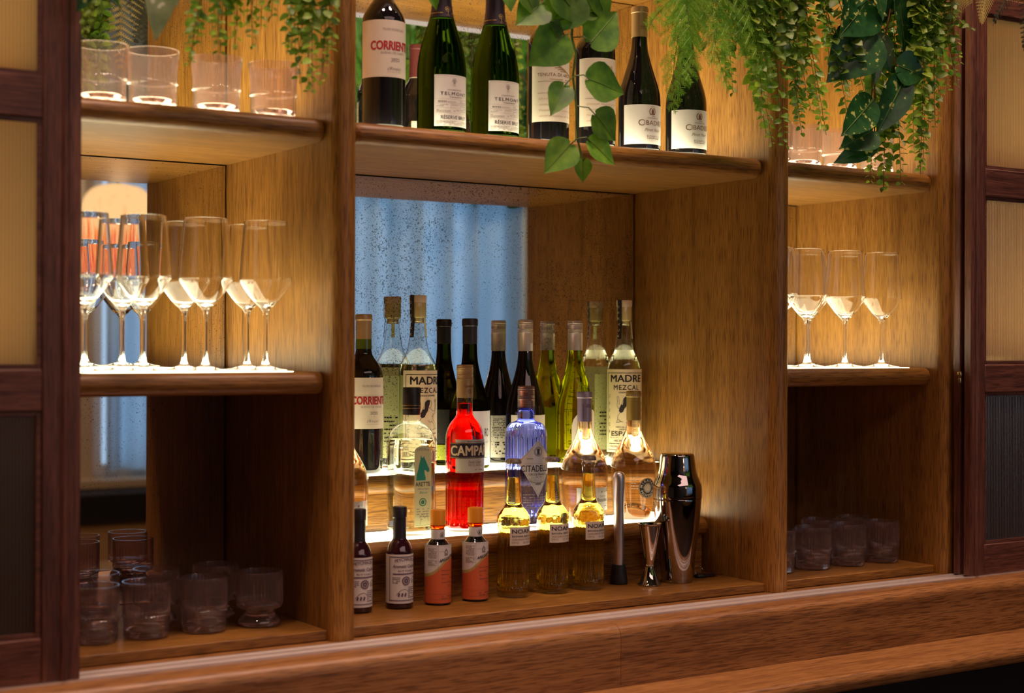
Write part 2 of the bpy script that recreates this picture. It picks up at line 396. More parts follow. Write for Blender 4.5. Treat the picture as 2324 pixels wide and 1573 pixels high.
obj('lamp_shade', MB().lathe(smooth([(.125, 0), (.142, .06), (.143, .15), (.141, .23), (.125, .285), (.09, .32), (.03, .336)]) + [(.012, .337)], 40), m_, lp)
obj('cord', MB().tube([(0, 0, .337), (0, 0, 3.3 - 1.716)], .004), M_black, lp)
# leafy mass hanging from the ceiling over the window
rd = random.Random(3)
def leafquad(mb, p, d, nrm, L, W, curl=.15):
    d = Vector(d).normalized(); nrm = Vector(nrm); s = d.cross(nrm)
    s = s.normalized() if s.length > 1e-4 else Vector((1, 0, 0)); nn = s.cross(d)
    p = Vector(p)
    pr = ((0, .12), (.22, .85), (.5, 1), (.78, .62), (1, .02))
    vs = []
    for t, w in pr:
        c = p + d * (L * t) - nn * (curl * L * t * t)
        vs += [c - s * (W * w * .5) + nn * (.12 * W * w), c, c + s * (W * w * .5) + nn * (.12 * W * w)]
    fs = []
    for i in range(4):
        for k in (0, 1): fs.append((i * 3 + k, i * 3 + k + 1, i * 3 + k + 4, i * 3 + k + 3))
    mb.add(vs, fs)
def rv(r): return Vector((r.uniform(-1, 1), r.uniform(-1, 1), r.uniform(-1, 1)))
mb = MB()
for i in range(5200):
    x = rd.uniform(2.75, 5.1); z = 3.28 - abs(rd.gauss(0, .42)); y = -3.6 + rd.uniform(-.25, .22)
    if z < 2.36 + .12 * sin(x * 7): continue
    leafquad(mb, (x, y, z), (rd.uniform(-.6, .6), rd.uniform(-.2, .7), -1), (rd.uniform(-.5, .5), 1, rd.uniform(0, .6)), rd.uniform(.08, .17), rd.uniform(.05, .09))
M_ivy = leafmat('ceiling_greenery', (.03, .13, .015), (.12, .34, .04), .3)
tag(obj('ceiling_foliage', mb, M_ivy, recalc=False, kind='stuff'), 'dense green foliage hanging from the ceiling, seen in the upper centre mirror', 'plant')
obj_f = bpy.data.objects['ceiling_foliage']

# ------------------------------------------------------------------ back bar joinery
ZF, ZM, ZT, ZC = .9513, 1.3747, 1.7911, 2.172
ZB, TH = .9336, .0362
D = .4244
cab = thing('back_bar_shelving', 'built-in oak back bar shelving with mirrored backs and lit shelves', 'shelving', (1.62, .2, ZB))
def nose(xa, xb, yb):
    c = (xa + xb) / 2; r = (xb - xa) / 2
    return [(xb, yb), (xa, yb)] + [(c - r * cos(PI * k / 12), -r * sin(PI * k / 12)) for k in range(13)]
UP = [(.14, .187), (.63, .677), (1.117, 1.163), (2.0768, 2.126), (2.5625, 2.6115), (3.06, 3.107)]
for a, b_ in UP: obj('upright', MB().prism(nose(a, b_, D + .02), 'z', ZB + .0005, ZC), W_side, cab, True)
def bull(y0, y1, z0, z1, r=None, n=8):
    """side profile (y,z) of a board with a rounded front edge"""
    r = r or (z1 - z0) / 2; zc0, zc1 = z0 + r, z1 - r
    p = [(y1, z1)]
    p += [(y0 + r - r * sin(PI / 2 * k / n), zc1 + r * cos(PI / 2 * k / n)) for k in range(n + 1)]
    p += [(y0 + r - r * cos(PI / 2 * k / n), zc0 - r * sin(PI / 2 * k / n)) for k in range(n + 1)]
    return p + [(y1, z0)]
def shelf_mb(x0, x1, y0, y1, z0, z1, rc=.022):
    """bullnose shelf whose front corners round back in plan"""
    prof = bull(0, y1 - y0, z0, z1); mb = MB(); xs = []
    for k in range(7): a = PI / 2 * k / 6; xs.append((x0 + rc * (1 - cos(a)), rc * (1 - sin(a))))
    xs += [(x1 - (q - x0), d_) for q, d_ in reversed(xs)]
    n = len(prof)
    for q, d_ in xs:
        for (y, z) in prof: mb.v.append((q, y0 + y + (d_ if y < .06 else 0) * (1 if y < .06 else 0), z))
    for i in range(len(xs) - 1):
        for k in range(n):
            k2 = (k + 1) % n; mb.f.append((i * n + k, i * n + k2, (i + 1) * n + k2, (i + 1) * n + k))
    mb.f += [tuple(range(n)), tuple((len(xs) - 1) * n + k for k in range(n - 1, -1, -1))]
    return mb
BAYS = [(.187, .63), (.677, 1.117), (1.163, 2.0768), (2.126, 2.5625), (2.6115, 3.06)]
YB = D - .004
for i, (a, b_) in enumerate(BAYS):
    mm = M_mir if i == 2 else M_mir2
    obj('floor_board', MB().box(a + .0005, b_ - .0005, 0, YB, ZB + .001, ZF), W_shelf, cab, True, bev=.0015)
    levels = [(ZT, ZC)] + ([(ZM, ZT - TH)] if i != 2 else [])
    for z, _ in levels:
        s = obj('shelf', shelf_mb(a + .0005, b_ - .0005, 0, YB, z - TH, z), W_shelf, cab, True)
        obj('light_panel', MB().box(a + .05, b_ - .05, .026, YB - .012, z - .005, z + .0008), M_light, s, True, label='glowing white light panel')
    gaps = [(ZT, ZC), (ZF, ZT - TH)] if i == 2 else [(ZT, ZC), (ZM, ZT - TH), (ZF, ZM - TH)]
    for z0, z1 in gaps:
        obj('mirror_panel', MB().box(a + .0045, b_ - .0045, D - .001, D + .004, z0 + .001, z1 - .0022), mm, cab, True, label='speckled antique mirror')
obj('back_panel', MB().box(.14, 3.107, D + .021, D + .035, ZB + .001, ZC), M_black, cab, True)
obj('top_board', MB().box(.14, 3.107, -.006, D + .035, ZC + .0005, ZC + .038), W_shelf, cab, True, bev=.003)
for i, (a, b_) in enumerate(BAYS): obj('led_strip', MB().box(a + .004, b_ - .004, .0, .012, ZC - .008, ZC), M_strip, cab, True, label='white glowing light strip')

# stepped riser
st = thing('stepped_display', 'two-step oak bottle display with glowing treads in the centre bay', 'stand', (1.62, .17, ZF))
ZL, ZU = 1.065, 1.172
for (y0, y1, z1, th, yr, zr) in ((.160, .312, ZL, .034, .181, ZF + .0005), (.288, YB - .002, ZU, .034, .313, ZL - .02)):
    t_ = obj('tread', shelf_mb(1.166, 2.073, y0, y1, z1 - th, z1, .016), W_shelf, st, True)
    obj('light_panel', MB().box(1.185, 2.052, y0 + .018, y1 - .006, z1 - .005, z1 + .0008), M_light, t_, True, label='glowing white light panel')
    obj('riser', MB().box(1.166, 2.066, yr, yr + .012, zr, z1 - th), W_shelf, st, True)

# counter
ct = thing('bar_counter', 'long oak back bar counter with lower ledge and black base', 'counter', (1.6, 0, 0))
X0, X1 = -1.4, 4.4
obj('counter_top', MB().box(X0, X1, -.098, .45, .905, ZB), W_top, ct, True)
def fascia(x0, x1):
    pr = [(-.098, .905), (-.098, ZB - .0003)] + [(-.118 - .022 * sin(PI / 2 * k / 8), ZB - .0223 + .022 * cos(PI / 2 * k / 8)) for k in range(9)] + [(-.140, .826), (-.12, .826), (-.12, .905)]
    return MB().prism(pr, 'x', x0, x1)
obj('fascia_board', fascia(X0, 1.6135), W_top, ct, True); obj('fascia_board', fascia(1.6143, X1), wood('oak_counter_second_board', 'x', light=(.40, .188, .058), mid=(.29, .126, .038), dark=(.17, .068, .022), fig=1.2, cross=22, rough=.36), ct, True)
obj('ledge', MB().prism(bull(-.285, -.10, .795, .8255, .0145), 'x', X0, X1), W_top, ct, True)
obj('base_cabinet', MB().box(X0, X1, -.20, .45, .1, .7945), M_black, ct, True); obj('plinth', MB().box(X0, X1, -.14, .45, 0, .0995), M_black, ct, True)
tr = [( -.090, ZB + .0002), (-.036, ZB + .0002)]
pr = [(-.036, ZB + .0003), (-.036, ZB + .003), (-.041, ZB + .003), (-.041, ZB + .001), (-.057, ZB + .001), (-.057, ZB + .003), (-.061, ZB + .003), (-.061, ZB + .0015), (-.0655, ZB + .0015), (-.0655, ZB + .003), (-.0695, ZB + .003), (-.0695, ZB + .001), (-.0855, ZB + .001), (-.0855, ZB + .003), (-.0905, ZB + .003), (-.0905, ZB + .0003)]
tag(obj('sliding_door_track', MB().prism(pr, 'x', X0 + .9, X1 - .9), M_alu, sharp=20), 'double aluminium track for sliding doors along the counter top', 'track')

# sliding doors
def door(name, label, x0, x1, y0, y1, right_stile, left_stile, pane=None):
    t = thing(name, label, 'door', ((x0 + x1) / 2, (y0 + y1) / 2, ZB + .0035), group='sliding doors of the back bar')
    z0, z1 = ZB + .0035, 2.165
    c = .006
    def bar(nm, a, b_, p, q, m):
        return obj(nm, MB().box(a, b_, y0, y1, p, q), m, t, True, bev=.0018)
    bar('stile', x0, x0 + left_stile, z0, z1, W_stile); bar('stile', x1 - right_stile, x1, z0, z1, W_stile)
    xa, xb = x0 + left_stile, x1 - right_stile
    for s_ in (0, 1):
        xc = x1 - right_stile * .42 if s_ else x0 + left_stile * .42
        ho = [(xc + .006 * cos(PI + PI * k / 8), y0 + .0003 + .004 * sin(PI + PI * k / 8)) for k in range(9)]
        obj('moulding', MB().prism(ho, 'z', z0 + .001, z1 - .001), W_stile, t, True)
    R_ = [(z0, 1.001), (1.3235, 1.3825), (1.7395, 1.7985), (2.128, z1)]
    for p, q in R_: bar('rail', xa + .0002, xb - .0002, p, q, W_rail)
    for (p, q), (p2, q2) in zip(R_, R_[1:]):
        g = obj('glass_pane', MB().box(xa + .003, xb - .003, (y0 + y1) / 2 - .002, (y0 + y1) / 2 + .002, q + .002, p2 - .002), pane or M_reed, t, True, label='clear glass pane' if pane else 'reeded glass pane')
        bd = MB(); y = y0 + .0035; w = .0075
        for (a, b_, e, f) in ((xa, xa + w, q, p2), (xb - w, xb, q, p2), (xa + w, xb - w, q, q + w), (xa + w, xb - w, p2 - w, p2)):
            bd.box(a + .0003, b_ - .0003, y, (y0 + y1) / 2 - .0022, e + .0003, f - .0003)
        obj('glazing_bead', bd, W_rail, t, True)
    return t
door('sliding_door', 'stained oak sliding door with reeded glass at the far left of the counter', .02, .6785, -.0895, -.0700, .0555, .0505)
dr = door('sliding_door', 'front stained oak sliding door with reeded glass right of the shelves', 2.573, 3.20, -.0895, -.0705, .0505, .044)
dr2 = door('sliding_door', 'rear stained oak sliding door, its pale edge showing behind the front right door', 2.576, 3.19, -.0575, -.0405, .0505, .044, thin('door_glass'))
kb = MB().lathe([(.0, -.006), (.005, -.005), (.006, 0), (.005, .005), (0, .006)], 16, c=(2.567, -.064, 1.362)); kb.lathe([(.0, -.006), (.004, -.005), (.0045, 0), (.004, .005), (0, .006)], 16, c=(2.567, -.064, 1.349)); kb.box(2.566, 2.572, -.066, -.062, 1.342, 1.368)
obj('lock', kb, M_brass, dr, True, label='small brass lock')

# ------------------------------------------------------------------ drinking glasses
def tumbler(name, label, loc, rr, rb, h, ridge, flare=.0, group=None, footed=False, m=None):
    t = thing(name, label, 'glass', loc, group=group)
    nf = 40
    def rm(a, z): return 1 - .05 * (.5 + .5 * cos(a * nf)) if ridge + .003 < z < h - .004 else (1 - .012 * (.5 + .5 * cos(a * nf)) if z < .012 else 1)
    k = 6
    wall = [(rr * (1 - flare * (1 - (i / k) ** 2)), ridge + .006 + (h - ridge - .008) * i / k) for i in range(k + 1)]
    if footed:
        low = smooth([C(rb - .004, .0008), C(rb, .0035), (rb - .002, .010), (rb * .80, .016), (rb * .68, .022), (rb * .76, .027), (rr * .93, .031), (rr, .036), (rr, .04)], 3); zi = .036
    else:
        low = smooth([C(rb - .002, .0008), C(rb, .0035), (rb, .012), (rb, ridge - .004), (rb + .0022, ridge), (rb + .0008, ridge + .004)], 3); zi = .0115
    rim = [(wall[-1][0] - .0003, h), (wall[-1][0] - .0022, h)]
    inn = [(p - .0026, z) for p, z in reversed(wall)] + ([(rr * .86, zi + .004), (rr * .75, zi + .002)] if footed else [(rb - .0036, ridge - .006), (rb - .0038, zi + .003)])
    mb = MB(); mb.lathe(low + wall + rim + inn, 160, rm); mb.f = [f for f in mb.f if len(f) < 10]
    obj('glass_body', mb, m or M_pink, t, sharp=55)
    if footed: bp = [(0, .0012), (rb - .006, .0012)] + [(max(p - .0012, 0), z) for p, z in low if .004 < z < .036] + [(rr * .72, zi + .001), (0, zi)]
    else: bp = [(0, .0012), (rb - .0035, .0012), (rb - .0012, .004), (rb - .0012, zi), (rb - .005, zi + .0015), (rb - .012, zi - .0005), (rb * .4, zi - .004), (0, zi - .005)]
    obj('base', MB().lathe(bp, 64, lambda a, z: 1 - .012 * (.5 + .5 * cos(a * nf)) if z > .003 else 1), M_base, t, sharp=55, label='thick clear base')
    return t
def wineglass(label, loc, group):
    t = thing('wine_glass', label, 'glass', loc, group=group)
    o = [(.0355, .2455), (.0380, .215), (.0405, .185), (.0427, .156), (.0431, .150), (.0418, .1445), (.031, .128), (.018, .112), (.009, .104), (.0055, .099)]
    stem = [(.0055, .099), (.0040, .092), (.0034, .075), (.0033, .045), (.0037, .024), (.0055, .014), (.0095, .0085), (.022, .0042), (.0365, .0022), (.0372, .0012), (.0365, .0003)]
    i_ = [(r_ - .0010 if r_ > .02 else r_ - .0014, z + (0 if z > .15 else .0012)) for r_, z in o[:-2]] + [(.004, .1085), (0, .1065)]
    bowl = MB().lathe([(0, .099)] + list(reversed(smooth(o, 4))) + [(.0350, .2458)] + smooth(i_, 4), 56)
    obj('bowl', bowl, M_crystal, t, sharp=60)
    st_ = MB().lathe([(0, .0004)] + list(reversed(smooth(stem[:-1], 3))) [0:] + [(0, .0989)], 40)
    obj('stem', MB().lathe([(0, .0003)] + [p for p in reversed(smooth(stem, 3))] + [(0, .0988)], 40), M_crystal, t, sharp=60)
    return t
PX = .0012  # objects stand on the light panels
g1 = 'tumblers on the upper left shelf'
tl = tumbler('tumbler', 'blush ribbed tumbler on upper left shelf, cut off by the door', (.757, .062, ZT + PX), .0418, .0375, .089, .036, .085, g1)
for x, L in ((.8395, 'blush ribbed tumbler on upper left shelf, second from the door'), (.9465, 'blush ribbed tumbler on upper left shelf with a leaf before its rim'), (1.0465, 'blush ribbed tumbler on upper left shelf, nearest the oak upright')):
    dup(tl, (x, .062, ZT + PX), L)
g2 = 'tumblers on the upper right shelf'
t2 = tumbler('tumbler', 'blush ribbed tumbler on upper right shelf, first right of the upright', (2.2447, .07, ZT + PX), .0368, .0355, .0845, .032, .02, g2)
for x, L in ((2.1640, 'blush ribbed tumbler on upper right shelf, mostly hidden by the upright'), (2.348, 'blush ribbed tumbler on upper right shelf, behind the big variegated leaves'), (2.4585, 'blush ribbed tumbler on upper right shelf, behind the lowest trailing strands')):
    dup(t2, (x, .07, ZT + PX), L)
g3 = 'tumblers on the dark lower left floor'
t3 = tumbler('tumbler', 'straight ribbed tumbler on dark lower left floor, cut off by the door', (.7615, .10, ZF + .0005), .0385, .0362, .089, .034, .015, g3)
for x, y, L in ((.846, .10, 'straight ribbed tumbler in front row on dark lower left floor, second from door'), (.9435, .10, 'straight ribbed tumbler in front row on dark lower left floor, third from door')):
    dup(t3, (x, y, ZF + .0005), L)
t4 = tumbler('footed_tumbler', 'footed tumbler with narrow waist, rightmost on the dark lower left floor', (1.0415, .10, ZF + .0005), .039, .036, .091, .036, 0, 'footed tumblers on the dark lower left floor', True)
for x, L in ((.80, 'footed tumbler in back row on lower left floor, nearest the door'), (.905, 'footed tumbler in back row on lower left floor, in the middle'), (1.012, 'footed tumbler in back row on lower left floor, nearest the upright')):
    dup(t4, (x, .215, ZF + .0005), L)
g5 = 'tumblers on the dark lower right floor'
for x, y, L in ((2.2005, .10, 'ribbed tumbler on dark lower right floor, half hidden by the oak upright'), (2.303, .10, 'ribbed tumbler in front row of lower right floor, second from the upright'), (2.4055, .10, 'ribbed tumbler in front row of lower right floor, third from the upright'), (2.508, .10, 'ribbed tumbler at the right end of the dark lower right floor'), (2.418, .2, 'ribbed tumbler in back row of lower right floor, nearest the upright'), (2.522, .2, 'ribbed tumbler in back row of lower right floor, near the side panel')):
    dup(t3, (x, y, ZF + .0005), L, group=g5)
g6 = 'wine glasses on the lit left shelf'; zg = ZM + PX
wg = wineglass('clear wine glass in front row on lit left shelf, nearest the oak upright', (1.0369, .07, zg), g6)
for x, y, L in ((.9323, .07, 'clear wine glass in front row on lit left shelf, second from the upright'), (.8287, .07, 'clear wine glass in front row on lit left shelf, third from the upright'), (.7344, .07, 'clear wine glass in front row on lit left shelf, cut off by the door'),
                (1.0456, .165, 'clear wine glass in back row on lit left shelf, nearest the oak upright'), (.933, .165, 'clear wine glass in back row on lit left shelf, in the middle'), (.8278, .165, 'clear wine glass in back row on lit left shelf, nearest the door')):
    dup(wg, (x, y, zg), L)
g7 = 'wine glasses on the lit right shelf'
for x, y, L in ((2.1705, .07, 'clear wine glass on lit right shelf, mostly hidden by the oak upright'), (2.2525, .07, 'clear wine glass in front row on lit right shelf, first fully clear of the upright'), (2.3644, .07, 'clear wine glass in front row on lit right shelf, middle one'), (2.4738, .07, 'clear wine glass at the right end of the lit right shelf'),
                (2.341, .155, 'clear wine glass in back row on lit right shelf, nearer the upright'), (2.450, .155, 'clear wine glass in back row on lit right shelf, nearer the side panel')):
    dup(wg, (x, y, zg), L, group=g7)
# ------------------------------------------------------------------ bottles
def body(t, prof, m, n=48, rm=None, name='glass_bottle', label=None, sharp=40):
    return obj(name, MB().lathe([(0, prof[0][1])] + prof if prof[0][0] > 0 else prof, n, rm), m, t, sharp=sharp, label=label)
def cap(t, prof, m, name='capsule', label=None, n=40, rm=None):
    return obj(name, MB().lathe([(0, prof[0][1])] + prof + [(0, prof[-1][1])], n, rm), m, t, sharp=35, label=label)
BORD = [C(.0335, 0), (.0365, .003), (.0378, .012), (.0378, .06), (.0378, .14), (.0378, .178), (.0355, .196), (.0265, .213), (.0178, .226), (.0150, .238), (.0142, .262), C(.0138, .300)]
BURG = [C(.036, 0), (.0395, .003), (.0405, .012), (.0405, .06), (.0405, .105), (.0378, .13), (.031, .155), (.0225, .185), (.0170, .21), (.0148, .232), (.0140, .262), C(.0136, .296)]
CHAM = [C(.038, 0), (.0425, .003), (.0438, .012), (.0438, .06), (.0438, .10), (.0428, .125), (.0375, .155), (.0285, .185), (.0215, .208), (.0178, .232), (.0160, .262), C(.0150, .305)]
def std_capsule(r, z0, z1, ring=.012):
    return [(r, z0), (r, z1 - ring), (r + .0012, z1 - ring + .0012), (r + .0012, z1 - .003), (r, z1 - .0004), (r - .002, z1)]
def screwcap(r, z0, z1):
    p = [(r, z0)]; zs = z1 - .027
    p += [(r, zs)]
    for k in range(4): p += [(r + .0006, zs + .001 + k * .0022), (r - .0006, zs + .002 + k * .0022)]
    p += [(r, zs + .011), (r, zs + .0165)]
    for k in range(2): p += [(r + .0007, zs + .018 + k * .003), (r - .0005, zs + .0195 + k * .003)]
    return p + [(r, z1 - .002), (r - .0012, z1)]

# --- cream label with big red word
def corriente(label, loc, group):
    t = thing('wine_bottle', label, 'bottle', loc, group=group); r = .0378
    body(t, smooth(BORD), M_wineglass)
    b_ = obj('neck_window', MB().lathe([(.0156, .239), (.0152, .2585)], 32), pbr('green_neck_glass', (.10, .15, .015), .06, coat=.5), t, label='green glass of the neck')
    cap(t, std_capsule(.0153, .258, .306), M_tan, label='tan foil capsule')
    L = lab(t, r, -.068, .062, .086, .184, M_cream)
    wrap(Ink().text('CORRIENTE', -.002, .1330, .0150, .080, bold=.034), r + .0008, 'lettering', M_red, L)
    k = Ink().text('TELMO RODRIGUEZ', 0, .166, .0038, .042).text('BUENO DE DIARIO', 0, .1262, .0036, .047).text('2022', .003, .1135, .0055, .017, bold=.01)
    k.text('(Rioja)', .001, .0985, .0052, .026, shear=.35).bars(-.013, .015, .0945, .0005, 3)
    wrap(k, r + .0008, 'small_lettering', M_grey, L); return t
corriente('dark wine bottle with red lettered cream label, leftmost on the top shelf', (1.2614, .08, ZT + PX), 'red lettered wine bottles')
corriente('dark wine bottle with red lettered cream label, leftmost on the upper step', (1.3778, .372, ZU + PX), 'red lettered wine bottles')

# --- champagne
t = thing('champagne_bottle', 'green champagne bottle on top shelf, left one of the pair', 'bottle', (1.3784, .08, ZT + PX), group='champagne bottles on the top shelf'); r = .0438
body(t, smooth(CHAM), M_champ, 56)
cp = cap(t, [(.0222, .205), (.0200, .216), (.0178, .233), (.0168, .262), (.0163, .30), (.0170, .306), (.0165, .314), (.012, .317)], M_navy, label='dark navy foil')
k = Ink()
k.bars(-.036, -.009, .2125, .0016, 5, 1).bars(.008, .03, .2125, .0016, 6, 1)
for a in range(5): k.ring(.006 * sin(a * 1.257) * .5, .2205 + .0045 * cos(a * 1.257) * .6, .0022, .0007, 10)
k.line([(0, .2175), (0, .2095)], .0012).ring(0, .2105, .0028, .0006, 12, PI, 2 * PI)
mb = MB()
for u, z in k.v:
    rr = .0222 + (z - .205) * (.0178 - .0222) / .028 + .0012; a = -PI / 2 + u / rr; mb.v.append((rr * cos(a), rr * sin(a), z))
mb.f = k.f; obj('gilt_band', mb, M_gold, cp, recalc=False, label='gold printed band')
L = lab(t, r, -.0365, .0365, .0105, .1005, M_white)
k = Ink().text('TELMONT', .001, .0648, .0056, .054, bold=.006, space=1.25).text('RÉSERVE BRUT', .002, .0228, .0064, .054, bold=.004)
k.text('CHAMPAGNE', .001, .0735, .0020, .028, space=1.4)
wrap(k, r + .0008, 'lettering', M_navy, L)
k = Ink().frame(-.0345, .0345, .0118, .0985, .0003).bars(-.016, .018, .0612, .0010, 2)
for z in (.0582, .0335, .0195): k.rect(-.0345, .0345, z, z + .00025)
for z, a, b_ in ((.0505, -.0345, .012), (.0425, -.0345, .012)): k.rect(a, b_, z, z + .00025)
k.rect(.012, .0123, .0335, .0582).rect(-.007, -.0067, .0425, .0505)
k.bars(-.03, -.015, .0525, .0022, 77, 1)
for z, a, b_, s in ((.0528, -.017, .004, 1), (.0475, -.033, -.012, 2), (.045, -.033, -.02, 3), (.0475, -.005, .008, 4), (.0392, -.033, -.022, 5), (.0372, -.033, -.006, 6), (.0352, -.033, -.008, 7), (.0392, .0, .011, 8), (.0372, -.002, .010, 9), (.055, .0135, .02, 10), (.052, .0135, .032, 11), (.049, .0135, .032, 12), (.046, .0135, .032, 13), (.043, .0135, .032, 14), (.040, .0135, .03, 15), (.037, .0135, .032, 16), (.0182, -.033, .033, 17), (.0165, -.033, .033, 18), (.0148, -.033, .033, 19), (.0130, -.033, .033, 20)):
    k.bars(a, b_, z, .0007, s)
for a in range(5): k.ring(.0024 * sin(a * 1.257 + .6), .0905 + .0024 * cos(a * 1.257 + .6), .0019, .00045, 10)
k.ring(0, .0862, .0013, .0009, 10).ring(0, .0838, .0026, .0005, 12, PI, 2 * PI)
wrap(k, r + .0008, 'fine_print', M_grey, L)
dup(t, (1.4906, .08, ZT + PX), 'green champagne bottle on top shelf, right one of the pair')

# --- Tuscan red, cream label with hill drawing
t = thing('wine_bottle', 'dark wine bottle on top shelf with cream hill-drawing label, left of the vine stem', 'bottle', (1.6089, .08, ZT + PX), group='wine bottles with a drawn hill label'); r = .0378
body(t, smooth(BORD), M_wineglass)
cap(t, [(.0160, .232), (.0158, .24), (.0152, .262)] + std_capsule(.0150, .2625, .308)[1:], M_redcap, label='dark red foil capsule')
cap(t, [(.0162, .2255), (.0160, .2325)], M_cream, 'neck_strip', 'pale paper strip under the capsule')
L = lab(t, r, -.0585, .0585, .038, .166, M_cream)
k = Ink().text('TENUTA DI ARCENO', -.001, .1215, .0058, .088, space=1.05).text('CHIANTI CLASSICO', .001, .1005, .0036, .044).rect(-.044, .044, .1115, .1121).rect(-.044, .044, .0898, .0904)
wrap(k, r + .0008, 'lettering', M_brown, L)
k = Ink()
for i in range(5):
    k.line([(-.024 + .006 * i + .0075 * j, .141 - .0028 * i + .0052 * sin(j * .75 + .3) * (1 - .1 * i) - .0011 * j) for j in range(6)], .0013)
for i in range(4): k.rect(-.002 + .004 * i, .0005 + .004 * i, .1455, .151 + .0014 * (i % 2))
k.rect(-.003, .014, .1445, .1455)
k.bars(-.022, .024, .1155, .0011, 31)
for i in range(4): k.text(('Questo vino è classico', 'nostre vigneti per il', 'Toscana una volta del', 'nostre colline di terra')[i], -.004, .0785 - .0105 * i, .0030, .076, shear=.35)
k.bars(-.022, .024, .0972, .0009, 32)
wrap(k, r + .0008, 'drawing', M_tan, L)
lab(t, r, -.03, .03, .05, .13, M_cream, 'back_label', PI / 2)
dup(t, (1.7162, .08, ZT + PX), 'dark wine bottle on top shelf with cream hill-drawing label, right of the vine stem')

# --- Pinot, white label with chess-knight crest
t = thing('wine_bottle', 'dark sloping wine bottle with white crest label on top shelf, left of the ferny sprays', 'bottle', (1.8215, .08, ZT + PX), group='sloping wine bottles with a crest label'); r = .0405
body(t, smooth([(p[0], p[1] * .938) + p[2:] for p in BURG]), M_wineglass)
c_ = cap(t, std_capsule(.0155, .2225, .2815, .013), M_tan, label='tan foil capsule')
wrap(Ink().text('BONFILS', .001, .2400, .0030, .019, bold=.006).bars(-.007, .009, .2370, .0010, 3), .0159, 'lettering', M_brown, c_)
wrap(Ink().rect(-.048, .048, .2686, .2696), .01585, 'gilt_line', pbr('bright_gold', (.9, .72, .4), .3, .7), c_)
L = lab(t, r, -.0595, .0595, .0125, .0878, M_white)
k = Ink().text('IBADIÈS', .0055, .0488, .0088, .0455).text('C', -.0235, .0475, .0118, .0108).text('DOMAINE DE', .002, .0610, .0028, .026, space=1.15).text('Pinot Noir', .002, .0368, .0058, .038, shear=.4, bold=-.006).text('BONFILS', .003, .0252, .0042, .030, space=1.3).bars(-.012, .018, .0226, .0010, 4).text('FRANCE', .001, .0835, .0015, .009)
k.bars(-.005, .007, .0655, .0009, 8)
k.ring(0, .0747, .0066, .0016, 24, 1.9, 1.9 + PI * .75).ring(0, .0747, .0066, .0016, 24, 1.24 - PI * .75, 1.24).rect(-.006, .006, .0688, .0699)
k.poly([(-.002, .0700), (.0036, .0700), (.0030, .0730), (.0040, .0745), (.0032, .0756), (.0018, .0790), (.0002, .0802), (-.0016, .0775), (-.0024, .0735)])
wrap(k, r + .0008, 'lettering', M_brown, L)
dup(t, (1.9377, .08, ZT + PX), 'dark sloping wine bottle with white crest label on top shelf, half behind the ferny sprays')

